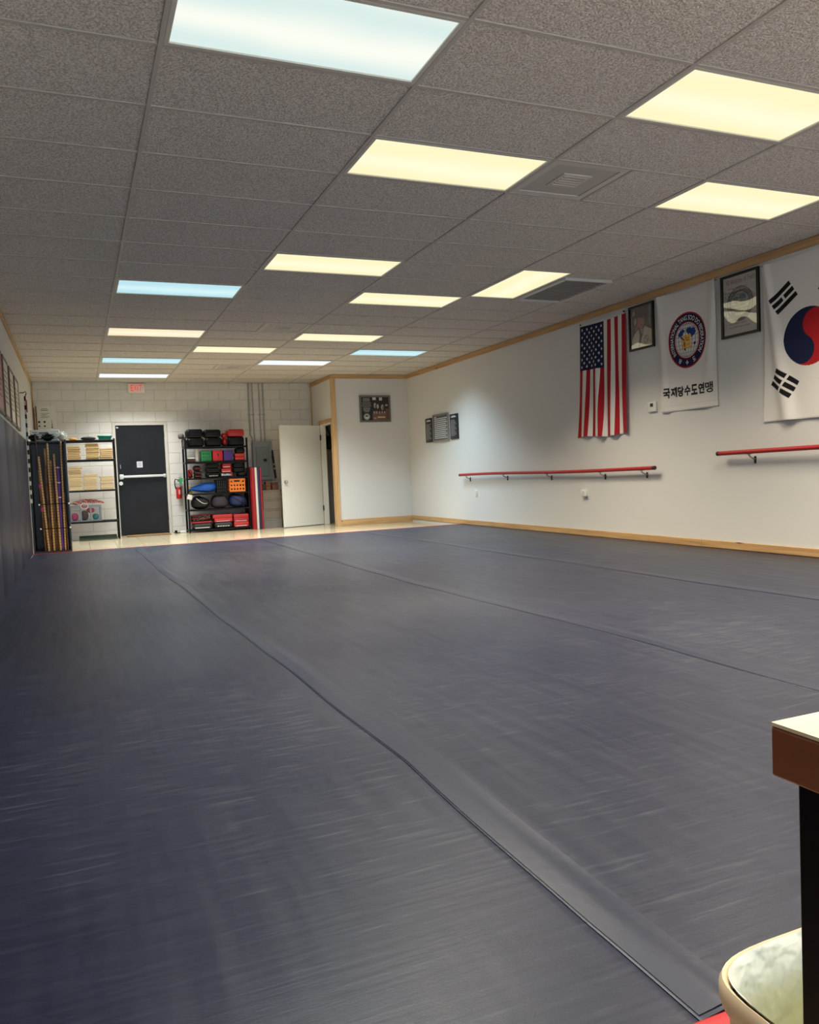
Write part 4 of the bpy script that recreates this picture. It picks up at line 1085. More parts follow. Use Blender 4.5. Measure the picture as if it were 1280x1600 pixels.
def pad(x0, x1, z0, z1, m, lab, name='training_pad', cat='pad', yb=0.34, y0=None, strap=True, bev=None, grp='training pads on the black rack', sw=None, text=None):
    y0 = RY0 + 0.025 if y0 is None else y0
    root = thing(name, lab, cat, ((x0 + x1) / 2, y0 + yb / 2, z0), grp)
    bev = min((z1 - z0) * 0.35, 0.04) if bev is None else bev
    MB().box(x0, x1, y0, y0 + yb, z0 + 0.0005, z1, bev, 3).done('pad_body', m, root)
    zc = (z0 + z1) / 2
    MB().box(x0 + 0.012, x1 - 0.012, y0 - 0.003, y0 + 0.01, zc - 0.004, zc + 0.004, 0.002, 1).done('seam_piping', sw or m, root)
    if text:
        t = Flat(on_back(x0, z0, y0)); w = x1 - x0; h = z1 - z0
        if text == 'bars':
            for k in range(5): t.rect(w * (0.15 + 0.14 * k), w * (0.25 + 0.14 * k), h * 0.28, h * 0.42, 0.0012)
        else:
            t.rect(w * 0.1, w * 0.85, h * 0.2, h * 0.32, 0.0012)
        t.done('lettering', wht, root)
    if strap:
        MB().tube([(x0 + 0.03, y0 + yb * 0.3, z1 - 0.01), (x0 - 0.012, y0 + yb * 0.35, (z0 + z1) / 2 + 0.02), (x0 + 0.004, y0 + yb * 0.4, z0 + 0.025)], 0.007, 6).done('strap', blk, root)
    return root
T = RS[0]
pad(1.53, 1.83, T, T + 0.165, blk, 'lower black kicking pad at the top of the rack, exit door side')
pad(1.52, 1.815, T + 0.166, T + 0.330, blk, 'upper black kicking pad at the top of the rack, exit door side')
pad(1.865, 2.165, T, T + 0.165, blk, 'lower black kicking pad in the middle of the rack top')
pad(1.842, 2.150, T + 0.166, T + 0.318, blk, 'upper black kicking pad in the middle of the rack top')
pad(2.285, 2.590, T, T + 0.175, blk, 'black kicking pad under the red one on the rack top', strap=False)
pad(2.285, 2.598, T + 0.176, T + 0.318, rdv, 'red kicking pad on top of the black one, rack top', strap=False)
MB().blob((2.225, RY0 + 0.15, T + 0.20), (0.055, 0.09, 0.050), 2.4).blob((2.225, RY0 + 0.15, T + 0.08), (0.05, 0.085, 0.079), 2.4).done('red_glove', rdv, None, 'red padded glove squeezed beside the red kicking pad on the rack top', 'glove')
MB().blob((1.435, RY0 + 0.22, T + 0.21), (0.055, 0.10, 0.05), 2.6).box(1.455, 1.52, RY0 + 0.16, RY0 + 0.28, T + 0.0005, T + 0.20, 0.02, 2).done('grey_mitt', mat('grey_brown_mitt', (92, 86, 78), 0.7), None, 'grey-brown mitt overhanging the rack top toward the door', 'mitt')
S = RS[1]
wb2 = thing('white_tray', 'low white tray with brown rim on the second rack shelf', 'tray', (1.57, 11.85, S))
MB().box(1.505, 1.645, RY0 + 0.03, RY0 + 0.28, S + 0.0005, S + 0.06, 0.004, 1).done('tray_body', mat('brown_tray', (70, 40, 34), 0.6), wb2)
MB().box(1.50, 1.65, RY0 + 0.025, RY0 + 0.285, S + 0.06, S + 0.082, 0.004, 1).done('tray_lid', wht, wb2)
pr = thing('paper_roll', 'white paper towel roll standing on the second rack shelf', 'paper roll', (1.69, 11.82, S))
MB().cyl((1.692, RY0 + 0.10, S + 0.0005), (1.692, RY0 + 0.10, S + 0.245), 0.036, n=20).done('roll', wht, pr)
MB().cyl((1.692, RY0 + 0.10, S + 0.2452), (1.692, RY0 + 0.10, S + 0.247), 0.014, n=12).done('core', mat('roll_card', (150, 120, 90), 0.8), pr)
for (x0, x1, col, l, mark) in [(1.765, 1.957, (38, 128, 74), 'green foam cube with dark writing on the second rack shelf', 1), (1.980, 2.165, (196, 36, 44), 'red foam cube with a dark mark on the second rack shelf', 2), (2.185, 2.362, (72, 46, 122), 'purple foam cube on the second rack shelf', 0)]:
    root = thing('foam_cube', l, 'foam cube', ((x0 + x1) / 2, 11.82, S), 'foam cubes on the black rack')
    MB().box(x0, x1, RY0 + 0.03, RY0 + 0.22, S + 0.0005, S + 0.205, 0.006, 2).done('cube_body', mat('foam_%d' % col[0], col, 0.6), root)
    t = Flat(on_back(x0, S, RY0 + 0.03)); dkm = mat('dark_marker', (20, 40, 30), 0.6)
    if mark == 1:
        for r_ in range(2):
            for k in range(4): t.rect(0.025 + 0.036 * k, 0.025 + 0.036 * k + 0.024, 0.135 - 0.06 * r_ + 0.004 * (k % 2), 0.158 - 0.06 * r_ - 0.005 * (k % 3), 0.001)
        t.done('lettering', dkm, root)
    elif mark == 2:
        t.poly([(0.08, 0.15), (0.105, 0.15), (0.115, 0.10), (0.10, 0.075), (0.095, 0.10)], 0.001)
        t.done('mark', mat('dark_red_marker', (90, 16, 22), 0.6), root)
pad(2.395, 2.588, S, S + 0.070, rd2, 'lower bright red focus pad at the end of the second rack shelf', strap=False, yb=0.2)
pad(2.395, 2.588, S + 0.0705, S + 0.140, rd2, 'upper bright red focus pad at the end of the second rack shelf', strap=False, yb=0.2)
pad(2.415, 2.595, S + 0.1405, S + 0.245, blk, 'black focus pad on the bright red pads, second rack shelf', strap=False, yb=0.2)
S = RS[2]
for k, (z0, z1, m) in enumerate([(0, 0.062, blk), (0.063, 0.13, blk), (0.131, 0.235, blk)]):
    pad(1.622 - 0.008 * (k == 2), 1.757 - 0.008 * k, S + z0, S + z1, blk, ['bottom', 'middle', 'top'][k] + ' small black glove in the pile on the third rack shelf', 'sparring_glove', 'glove', 0.22, sw=rdv, grp='gloves on the third rack shelf')
hg = thing('head_guard', 'red and black head guard at the door end of the third rack shelf', 'head guard', (1.535, 11.80, S))
MB().blob((1.548, RY0 + 0.12, S + 0.085), (0.048, 0.09, 0.084), 2.4).done('guard_shell', rdv, hg)
MB().tube([(1.51, RY0 + 0.035, S + 0.15), (1.545, RY0 + 0.025, S + 0.09), (1.585, RY0 + 0.035, S + 0.02)], 0.010, 6).done('guard_strap', blk, hg)
pad(1.855, 2.10, S, S + 0.088, blk, 'bottom black shin pad in the middle of the third rack shelf', text='bars')
pad(1.85, 2.10, S + 0.0885, S + 0.180, blk, 'middle black shin pad on the third rack shelf')
pad(1.855, 2.095, S + 0.1805, S + 0.265, blk, 'top black shin pad on the third rack shelf')
bn = thing('rolled_banner', 'rolled banner with white lettering along the front of the third rack shelf', 'banner', (2.13, RY0 + 0.01, S))
MB().box(2.105, 2.335, RY0 + 0.03, RY0 + 0.20, S + 0.0005, S + 0.085, 0.02, 2).done('banner_body', mat('dark_slate', (52, 52, 60), 0.5), bn)
t = Flat(on_back(2.105, S, RY0 + 0.03))
for k in range(6): t.rect(0.02 + 0.030 * k, 0.042 + 0.030 * k, 0.028 + 0.004 * (k % 2), 0.062 - 0.006 * (k % 3), 0.001)
t.done('lettering', wht, bn)
MB().box(2.30, 2.336, RY0 + 0.027, RY0 + 0.20, S + 0.004, S + 0.084, 0.01, 2).done('banner_end', rdv, bn)
pad(2.125, 2.322, S + 0.0855, S + 0.168, rdv, 'lower red hand pad on the third rack shelf', strap=False, text='line', yb=0.22)
pad(2.140, 2.320, S + 0.1685, S + 0.262, rdv, 'upper red hand pad on the third rack shelf', strap=False, text='line', yb=0.22)
pad(2.435, 2.605, S, S + 0.085, blk, 'bottom black pad at the panel mat end of the third rack shelf', yb=0.26)
pad(2.355, 2.57, S + 0.0855, S + 0.170, blk, 'middle black pad at the panel mat end of the third rack shelf', yb=0.26)
pad(2.355, 2.565, S + 0.1705, S + 0.262, blk, 'top black pad at the panel mat end of the third rack shelf', yb=0.26)
# fourth shelf: blue sack, black basket, orange crate
S = RS[3]
sk = thing('blue_sack', 'bright blue drawstring sack lying on the fourth rack shelf', 'bag', (1.75, 11.85, S))
blu = mat('blue_nylon', (24, 92, 190), 0.45, bump=(14, 0.5, 0.03))
def sackfn(x, y, z):
    t = (x + 1) / 2; k = 0.22 + 0.95 * t ** 0.7
    return (x, y * min(k, 1.05) * (1 + 0.05 * math.sin(9 * z + 3 * x)), (z * k * (1 + 0.06 * math.sin(11 * y + 5 * x))) - 0.30 * (1 - t) if z > -2 else z)
MB().blob((1.765, RY0 + 0.13, S + 0.118), (0.255, 0.10, 0.098), 2.2, 28, 18, fn=sackfn).done('sack_body', blu, sk)
MB().tube([(1.53, RY0 + 0.13, S + 0.07), (1.50, RY0 + 0.09, S + 0.03), (1.475, RY0 + 0.05, S + 0.012)], [0.02, 0.014, 0.006], 8).done('sack_neck', mat('dark_blue_cord', (14, 40, 80), 0.6), sk)
MB().box(1.505, 1.575, RY0 + 0.16, RY0 + 0.24, S + 0.0005, S + 0.14, 0.01, 2).done('yellow_block', mat('yellow_foam', (214, 176, 40), 0.6), None, 'small yellow block behind the neck of the blue sack', 'block')
tg = MB().box(1.475, 1.56, RY0 - 0.006, RY0 - 0.002, S - 0.09, S - 0.002, 0, fn=lambda x, y, z: (x + (z - S) * 0.25, y, z - (x - 1.475) * 0.25))
tg.done('price_tag', wht, None, 'white paper tag hanging at the front of the fourth rack shelf', 'tag')
bk = thing('black_basket', 'black slatted basket between the blue sack and orange crate', 'basket', (2.11, 11.9, S))
ba, bb, bc, bd = 2.03, 2.225, RY0 + 0.12, RY0 + 0.37
MB().box(ba, bb, bc, bd, S + 0.0005, S + 0.012).done('basket_base', blk, bk)
MB().box(ba - 0.006, bb + 0.006, bc - 0.006, bc + 0.012, S + 0.225, S + 0.252, 0.004, 1).box(ba - 0.006, bb + 0.006, bd - 0.012, bd + 0.006, S + 0.225, S + 0.252, 0.004, 1).box(ba - 0.006, ba + 0.012, bc + 0.012, bd - 0.012, S + 0.225, S + 0.252).box(bb - 0.012, bb + 0.006, bc + 0.012, bd - 0.012, S + 0.225, S + 0.252).done('basket_rim', blk, bk)
for k in range(6):
    x = ba + k * (bb - ba - 0.018) / 5
    MB().box(x, x + 0.018, bc, bc + 0.008, S + 0.012, S + 0.225).done('basket_slat', blk, bk)
    y_ = bc + 0.01 + k * (bd - bc - 0.03) / 5
    MB().box(ba, ba + 0.008, y_, y_ + 0.018, S + 0.012, S + 0.225).done('basket_slat', blk, bk)
for k in range(3): MB().box(ba, bb, bc - 0.002, bc + 0.006, S + 0.06 + k * 0.06, S + 0.075 + k * 0.06).done('basket_band', blk, bk)
oc = thing('orange_crate', 'bright orange plastic crate with round holes on the black rack', 'crate', (2.41, 11.85, S))
org = mat('orange_plastic', (240, 130, 40), 0.4); org_d = mat('rust_plastic', (176, 70, 34), 0.45)
def holes(mb, x0, x1, z0, z1, nx, nz, y_, r, skip=()):
    cw, ch = (x1 - x0) / nx, (z1 - z0) / nz
    for i in range(nx):
        for j in range(nz):
            cx, cz = x0 + (i + 0.5) * cw, z0 + (j + 0.5) * ch
            if (i, j) in skip:
                mb.add([(cx - cw / 2, y_, cz - ch / 2), (cx + cw / 2, y_, cz - ch / 2), (cx + cw / 2, y_, cz + ch / 2), (cx - cw / 2, y_, cz + ch / 2)], [(0, 1, 2, 3)]); continue
            n = 16; vs = []
            for k in range(n):
                t = 2 * math.pi * k / n + math.pi / 4; c_, s_ = math.cos(t), math.sin(t); q = max(abs(c_), abs(s_))
                vs.append((cx + c_ / q * cw / 2, y_, cz + s_ / q * ch / 2))
            for k in range(n):
                t = 2 * math.pi * k / n + math.pi / 4
                vs.append((cx + r * math.cos(t), y_, cz + r * math.sin(t)))
            mb.add(vs, [(k, (k + 1) % n, n + (k + 1) % n, n + k) for k in range(n)])
    return mb
oa, ob, oy = 2.262, 2.565, RY0 + 0.03
h_ = holes(MB(), oa + 0.012, ob - 0.012, S + 0.02, S + 0.235, 5, 3, oy, 0.0165, skip=((1, 2), (2, 2), (3, 2)))
fp_ = h_.done('crate_front', org, oc); md = fp_.modifiers.new('thick', 'SOLIDIFY'); md.thickness = 0.006; md.offset = -1
h_ = holes(MB(), oa + 0.012, ob - 0.012, S + 0.02, S + 0.235, 5, 3, oy + 0.28, 0.0165)
bp_ = h_.done('crate_back', org, oc); md = bp_.modifiers.new('thick', 'SOLIDIFY'); md.thickness = 0.006; md.offset = -1
for x in (oa, ob - 0.012):
    MB().box(x, x + 0.012, oy, oy + 0.286, S + 0.0205, S + 0.2345, 0.003, 1).done('crate_corner', org, oc)
MB().box(oa, ob, oy - 0.004, oy + 0.008, S + 0.235, S + 0.258, 0.003, 1).done('crate_rim', org, oc)
MB().box(oa, ob, oy - 0.004, oy + 0.286, S + 0.0005, S + 0.02, 0.003, 1).done('crate_base', org, oc)
MB().box(2.352, 2.462, oy - 0.0045, oy - 0.001, S + 0.195, S + 0.222, 0.001, 1).done('hand_slot', blk, oc)
for k in range(4): MB().box(oa - 0.014, oa - 0.002, oy + 0.02, oy + 0.26, S + 0.03 + k * 0.06, S + 0.065 + k * 0.06, 0.003, 1).done('side_slat', org_d, oc)
MB().box(oa + 0.02, ob - 0.02, oy + 0.03, oy + 0.26, S + 0.021, S + 0.15, 0.03, 2).done('dark_cloth', mat('black_cloth', (26, 24, 24), 0.8), None, 'dark folded cloth seen through the holes of the orange crate', 'cloth')
# fifth shelf: bags
S = RS[4]
b1 = thing('gym_bag', 'black gym bag with a pale curved strap on the fifth rack shelf', 'bag', (1.715, 11.88, S), 'bags on the black rack')
MB().blob((1.715, RY0 + 0.17, S + 0.125), (0.175, 0.14, 0.124), 2.6, 24, 14, fn=lambda x, y, z: (x, y, z * (1 - 0.25 * abs(x + 0.2)) - 0.06 * abs(x) if z > 0 else z)).done('bag_body', mat('black_nylon', (14, 13, 15), 0.55, bump=(20, 0.4, 0.02)), b1)
MB().tube([(1.63 + 0.2 * t, RY0 + 0.055 - 0.04 * math.sin(math.pi * t), S + 0.215 - 0.11 * math.sin(math.pi * 0.62 * t)) for t in np.linspace(0, 1, 12)], 0.006, 6).done('bag_strap', wht, b1)
MB().tube([(1.58, RY0 + 0.15, S + 0.20), (1.62, RY0 + 0.12, S + 0.248), (1.70, RY0 + 0.12, S + 0.248), (1.76, RY0 + 0.15, S + 0.21)], 0.012, 6).done('bag_handle', blk, b1)
b2 = thing('gym_bag', 'dark grey-purple dome shaped bag in the middle of the fifth rack shelf', 'bag', (2.075, 11.88, S), 'bags on the black rack')
MB().blob((2.075, RY0 + 0.17, S + 0.13), (0.165, 0.14, 0.129), 2.9, 24, 14, fn=lambda x, y, z: (x * (1 - 0.15 * max(z, 0)), y, z)).done('bag_body', mat('dark_plum_nylon', (56, 48, 58), 0.6, bump=(20, 0.3, 0.02)), b2)
MB().tube([(2.075 + 0.162 * math.cos(t) * (1 - 0.12 * max(math.sin(t), 0)), RY0 + 0.075, S + 0.13 + 0.127 * math.sin(t)) for t in np.linspace(0.1, math.pi - 0.1, 18)], 0.006, 6).done('zip', blk, b2)
b3 = thing('gym_bag', 'navy blue slumped bag on the fifth rack shelf beside the panel mat', 'bag', (2.43, 11.88, S), 'bags on the black rack')
MB().blob((2.425, RY0 + 0.17, S + 0.13), (0.175, 0.14, 0.129), 2.3, 24, 14, fn=lambda x, y, z: (x, y, z * (1 - 0.28 * x) - 0.10 * x if z > 0 else z)).done('bag_body', mat('navy_nylon', (38, 50, 92), 0.55, bump=(16, 0.5, 0.03)), b3)
MB().tube([(2.33, RY0 + 0.06, S + 0.20), (2.40, RY0 + 0.030, S + 0.14), (2.50, RY0 + 0.035, S + 0.08), (2.57, RY0 + 0.08, S + 0.05)], 0.012, 6).done('bag_strap', mat('dark_navy', (22, 28, 56), 0.6), b3)
# bottom shelf
S = RS[5]
pad(1.545, 1.900, S, S + 0.120, dgr, 'grey shield pad with a white stripe on the bottom rack shelf', text='line', strap=False)
pad(1.510, 1.890, S + 0.1205, S + 0.150, rdv, 'thin red pad between the grey and patterned pads on the bottom shelf', strap=False, bev=0.008)
pp = pad(1.512, 1.890, S + 0.1505, S + 0.268, blk, 'black and red patterned pad uppermost at the door end of the bottom shelf', strap=False, sw=rdv)
t = Flat(on_back(1.512, S + 0.1505, RY0 + 0.025)); q = random.Random(2)
for k in range(16):
    u, v = q.uniform(0.03, 0.34), q.uniform(0.015, 0.09); t.poly([(u, v), (u + 0.012, v + 0.004), (u + 0.02, v + 0.02), (u + 0.008, v + 0.014)], 0.0012)
t.done('printed_marks', mat('dull_gold_print', (150, 140, 104), 0.6), pp, kind='stuff')
MB().box(1.512, 1.890, RY0 + 0.022, RY0 + 0.34, S + 0.262, S + 0.271, 0.003, 1).done('red_edge', rdv, pp)
pad(1.945, 2.285, S, S + 0.118, dgr, 'dark grey shield pad with white letters in the middle of the bottom shelf', text='bars', strap=False)
pad(1.945, 2.285, S + 0.1185, S + 0.190, rd2, 'lower bright red strip pad in the middle of the bottom shelf', strap=False, text='line', bev=0.012)
pad(1.915, 2.285, S + 0.1905, S + 0.262, rd2, 'upper bright red strip pad in the middle of the bottom shelf', strap=False, bev=0.012)
pad(2.315, 2.600, S, S + 0.100, rd2, 'bottom bright red pad at the panel mat end of the bottom shelf', strap=False, text='line', bev=0.015)
pad(2.310, 2.600, S + 0.1005, S + 0.180, rdv, 'middle red pad at the panel mat end of the bottom shelf', strap=False, text='line', bev=0.012)
pad(2.310, 2.600, S + 0.1805, S + 0.250, rd2, 'top bright red pad at the panel mat end of the bottom shelf', strap=False, bev=0.012)
# ================================================================== FLAGS ON THE RIGHT WALL
cloth_m = mat('printed_flag_cloth', (200, 200, 200), 0.8, attr='print', spec=0.2)
L_ = lambda c: np.array(lin(c))
WHITE, NAVY, RED, INK = L_((224, 219, 212)), L_((26, 30, 62)), L_((166, 30, 40)), L_((22, 20, 22))

def lerp_cloth(place, W, H, disp, vf, d):
    """lettering laid on a hanging cloth, cut finely so that it follows the folds"""
    vs = [tuple(q) for q in vf[0]]; fs = [f for f in vf[1]]
    for _ in range(2):
        mid = {}; out = []
        def mp(a, b):
            k = (min(a, b), max(a, b))
            if k not in mid:
                mid[k] = len(vs); vs.append(((vs[a][0] + vs[b][0]) / 2, (vs[a][1] + vs[b][1]) / 2))
            return mid[k]
        for f in fs:
            if len(f) == 3:
                a, b, c = f; x, y, z = mp(a, b), mp(b, c), mp(c, a)
                out += [(a, x, z), (x, b, y), (z, y, c), (x, y, z)]
            else: out.append(f)
        fs = out
    vf = (np.array(vs), fs)
    u, v = vf[0][:, 0], vf[0][:, 1]
    U, V, D = disp(u, v)
    return [place(U[i], V[i], D[i] + d) for i in range(len(u))], vf[1]

def star_mask(u, v, cu, cv, r, rot):
    a = np.arctan2(v - cv, u - cu) - rot
    q = np.hypot(u - cu, v - cv)
    s = 2 * np.pi / 5
    a = np.abs((a + s / 2) % s - s / 2)
    ri = 0.382
    # edge from tip (r,0) to notch (ri*r at 36 deg)
    x1, y1 = 1.0, 0.0; x2, y2 = ri * math.cos(s / 2), ri * math.sin(s / 2)
    lim = (x1 * y2 - x2 * y1) / (np.cos(a) * (y2 - y1) - np.sin(a) * (x2 - x1))
    return q < r * lim

# --- stars and stripes, hung upright
W_, H_ = 0.92, 1.46
us = thing('striped_flag', 'red and white striped flag with white stars on navy, hung upright on the wall', 'flag', (XR, 4.52, 1.27), 'hanging wall flags')
pl = on_right(4.975, 1.275)
def us_disp(u, v):
    t = 1 - v / H_
    s = u / W_
    # gathered folds deepen downwards and run together below the star field
    d = 0.014 + t * 0.050 * (0.5 + 0.5 * np.sin(2 * np.pi * (3.6 * s - 0.55 * t) + 0.6)) + 0.026 * np.exp(-((s - 0.30 - 0.22 * t) / 0.05) ** 2) * np.clip(t * 2 - 0.3, 0, 1)
    U = u + 0.11 * t * t * (s - 0.95) + 0.016 * t * np.sin(2 * np.pi * (3.6 * s - 0.55 * t))
    V = v + 0.012 * np.sin(2 * np.pi * 1.2 * s) * t - 0.018 * (s) * 0 + 0.018 * (1 - s) * 0 - 0.012 * np.sin(np.pi * s) * (1 - t)
    return U, V, d
def us_col(u, v):
    k = np.clip((u / W_ * 13).astype(int), 0, 12)
    c = np.where((k % 2 == 0)[:, None], RED, WHITE)
    head = v > H_ - 0.045
    ch = (H_ - 0.045)
    can = (u < W_ * 7 / 13) & (v > ch * 0.60) & ~head
    c = np.where(can[:, None], NAVY, c)
    cw, c0, c1 = W_ * 7 / 13, ch * 0.60, ch
    m = np.zeros(len(u), bool)
    for r in range(11):
        n = 5 if r % 2 == 0 else 4
        cv = c1 - (r + 1) * (c1 - c0) / 12
        for q in range(n):
            cu = cw * ((2 * q + 1) if n == 5 else (2 * q + 2)) / 10
            m |= star_mask(u, v, cu, cv, 0.023, 0.0)
    c = np.where((m & can)[:, None], WHITE, c)
    c = np.where(head[:, None], L_((206, 202, 196)), c)
    return c
cloth('flag_cloth', pl, W_, H_, 250, 380, us_disp, us_col, cloth_m, us)
for u in (0.02, W_ - 0.02):
    p_ = pl(u, H_ - 0.022, 0.0); MB().cyl((XR - 0.001, p_[1], p_[2]), (XR - 0.030, p_[1], p_[2]), 0.009, n=10).done('grommet_pin', black_m, us)

# --- federation banner
W2, H2 = 0.885, 1.285
itf = thing('round_emblem_banner', 'white banner with a round globe emblem and black Korean lettering', 'banner', (XR, 3.05, 1.46), 'hanging wall flags')
pl2 = on_right(3.49, 1.465)
def itf_disp(u, v):
    s = u / W2; t = 1 - v / H2
    d = 0.010 + 0.014 * np.exp(-((s - 0.10 * t) / 0.05) ** 2) + 0.020 * np.exp(-((s - 1 + 0.22 * t) / 0.07) ** 2) * (1 - 0.5 * t) + 0.014 * np.exp(-((s - 1 + 0.5 * t) / 0.10) ** 2) * np.clip(1 - 2 * t, 0, 1) + 0.014 * np.exp(-((s - 0.55 * t) / 0.10) ** 2) * np.clip(1 - 2.2 * t, 0, 1)
    d = d + 0.008 * t * np.sin(9 * s + 2) * np.clip(t - 0.6, 0, 1) * 2.5 + 0.006 * t
    U = u + 0.03 * t * (0.5 - s) + 0.012 * np.sin(3.1 * t) * (1 - 2 * s)
    V = v - 0.020 * np.sin(np.pi * s) * (1 - t) * 0.6
    return U, V, d
EU, EV, ER = 0.445, 0.745, 0.298
GOLD = L_((222, 168, 40))
def itf_col(u, v):
    c = np.broadcast_to(WHITE, (len(u), 3)).copy()
    x, y = (u - EU) / ER, (v - EV) / ER
    r = np.hypot(x, y)
    c[r < 1.0] = RED
    c[r < 0.945] = NAVY
    c[r < 0.665] = RED
    c[r < 0.625] = L_((214, 212, 206))
    g = r < 0.585
    gx, gy = x / 0.585, y / 0.585
    lat = np.abs((gy * 4.0) % 1 - 0.5) > 0.455
    half = np.sqrt(np.clip(1 - gy * gy, 1e-3, 1))
    mer = np.zeros(len(u), bool)
    for q in (-0.75, -0.45, -0.15, 0.15, 0.45, 0.75): mer |= np.abs(gx - q * half) < 0.020
    c[g & (lat | mer)] = L_((96, 108, 122))
    c[(r < 0.600) & (r > 0.580)] = L_((70, 80, 110))
    land = np.zeros(len(u), bool)
    for cx, cy, a, b in [(-0.55, 0.42, 0.24, 0.16), (-0.38, 0.60, 0.22, 0.10), (-0.45, 0.22, 0.12, 0.14), (-0.30, 0.04, 0.08, 0.10), (0.30, 0.55, 0.36, 0.17), (0.52, 0.40, 0.26, 0.17), (0.12, 0.62, 0.16, 0.12), (0.45, 0.22, 0.10, 0.10), (0.20, 0.40, 0.12, 0.10), (0.62, 0.60, 0.12, 0.08)]:
        land |= ((gx - cx) / a) ** 2 + ((gy - cy) / b) ** 2 < 1 + 0.25 * np.sin(19 * gx + 13 * gy)
    c[g & land] = L_((36, 62, 124))
    dark = np.zeros(len(u), bool)
    for cx, cy, a, b in [(-0.22, -0.25, 0.13, 0.18), (-0.20, -0.50, 0.06, 0.14), (0.68, -0.28, 0.10, 0.09), (0.02, 0.10, 0.20, 0.13)]:
        dark |= ((gx - cx) / a) ** 2 + ((gy - cy) / b) ** 2 < 1
    c[g & dark] = L_((50, 36, 74))
    hem = (v < 0.012) | ((v > 0.060) & (v < 0.063)) | (v > H2 - 0.006)
    c[hem] = L_((200, 196, 190))
    return c
cloth('flag_cloth', pl2, W2, H2, 260, 370, itf_disp, itf_col, cloth_m, itf)
whp, blp, gop, rep = mat('lettering_white', (222, 220, 216), 0.8), mat('lettering_black', (24, 22, 24), 0.8), mat('lettering_gold', (226, 170, 38), 0.8), mat('lettering_red', (166, 30, 40), 0.8)
def arc_text(s, r0, h, a0, a1, bold, inward=False):
    """letters set along a circle from angle a0 to a1 (degrees, clockwise from the top), feet on radius r0"""
    v, f = text_mesh(s, 1.0, bold)
    mn, mx = v.min(0), v.max(0)
    q = (v - mn) / (mx - mn)
    if inward:
        a = np.radians(a1 + (a0 - a1) * q[:, 0]); r = r0 - h * q[:, 1]
    else:
        a = np.radians(a0 + (a1 - a0) * q[:, 0]); r = r0 + h * q[:, 1]
    return np.stack([np.sin(a) * r, np.cos(a) * r], 1), f
mb = MB()
vf = arc_text('INTERNATIONAL TANG SOO DO FEDERATION', 0.715, 0.17, -128, 128, 0.010)
vf = (vf[0] * ER + np.array([EU, EV]), vf[1])
mb.add(*lerp_cloth(pl2, W2, H2, itf_disp, vf, 0.0022))
for ch, a in (('당', 207), ('수', 180), ('도', 153)):
    v, f = text_mesh(ch, 1.0, 0.02); mn, mx = v.min(0), v.max(0)
    q = ((v - mn) / (mx - mn) - 0.5) * np.array([0.15, 0.17])
    t_ = math.radians(a) - math.pi
    c_, s_ = math.cos(-t_), math.sin(-t_)
    qq = np.stack([q[:, 0] * c_ - q[:, 1] * s_, q[:, 0] * s_ + q[:, 1] * c_], 1) + np.array([math.sin(math.radians(a)), math.cos(math.radians(a))]) * 0.805
    MB().add(*lerp_cloth(pl2, W2, H2, itf_disp, (qq * ER + np.array([EU, EV]), f), 0.0026)).done('ring_character', whp, itf)
mb.done('ring_lettering', whp, itf)
mb = MB()
for a in (193.5, 166.5):
    cx, cy = math.sin(math.radians(a)) * 0.80, math.cos(math.radians(a)) * 0.80
    pts = np.array([(cx + 0.020 * math.cos(t), cy + 0.020 * math.sin(t)) for t in np.linspace(0, 2 * math.pi, 8, endpoint=False)]) * ER + np.array([EU, EV])
    mb.add(*lerp_cloth(pl2, W2, H2, itf_disp, (pts, [tuple(range(8))]), 0.0022))
mb.done('ring_dots', rep, itf, kind='stuff')
mb = MB()
mb.add(*lerp_cloth(pl2, W2, H2, itf_disp, fit_text('道', EU - 0.088, EU + 0.075, EV - 0.092, EV + 0.068, 0.018), 0.0024))
mb.done('gold_character', gop, itf)
mb = MB()
x = 0.055
for ch in '국제당수도연맹':
    mb.add(*lerp_cloth(pl2, W2, H2, itf_disp, fit_text(ch, x, x + 0.100, 0.150, 0.262, 0.022 if ch == '맹' else 0.042), 0.0026)); x += 0.1115
mb.done('korean_lettering', blp, itf)
for u in (0.012, W2 - 0.012):
    p_ = pl2(u, H2 - 0.012, 0); MB().cyl((XR - 0.001, p_[1], p_[2]), (XR - 0.034, p_[1], p_[2]), 0.007, n=10).done('grommet_pin', chrome, itf)

# --- Korean flag, hung upright
W3, H3 = 0.98, 1.475
kf = thing('taegeuk_flag', 'white flag with a red and blue circle and black bars, cut by the picture edge', 'flag', (XR, 1.53, 1.255), 'hanging wall flags')
pl3 = on_right(2.025, 1.255)
def kf_disp(u, v):
    s = u / W3; t = 1 - v / H3
    d = 0.010 + 0.034 * np.exp(-((s - 0.03 - 0.26 * t) / (0.04 + 0.05 * t)) ** 2) * (0.4 + t) + 0.016 * np.exp(-((s - 0.97 + 0.25 * t) / 0.07) ** 2) + 0.006 * np.sin(7 * s + 3 * t) * t + 0.008 * t
    U = u - 0.012 * np.sin(np.pi * t) * (0.4 - s) + 0.045 * np.sin(np.pi * np.clip(t * 1.05, 0, 1)) * np.clip(1 - 6 * s, 0, 1) * 0.5 - 0.03 * np.clip(t - 0.7, 0, 1) * np.clip(1 - 4 * s, 0, 1)
    return U, v - 0.012 * np.sin(np.pi * s) * (1 - t), d
KU, KV, KR = 0.505, 0.735, 0.262
KB, KRd = L_((28, 34, 66)), L_((176, 32, 38))
TH = math.radians(33.7)
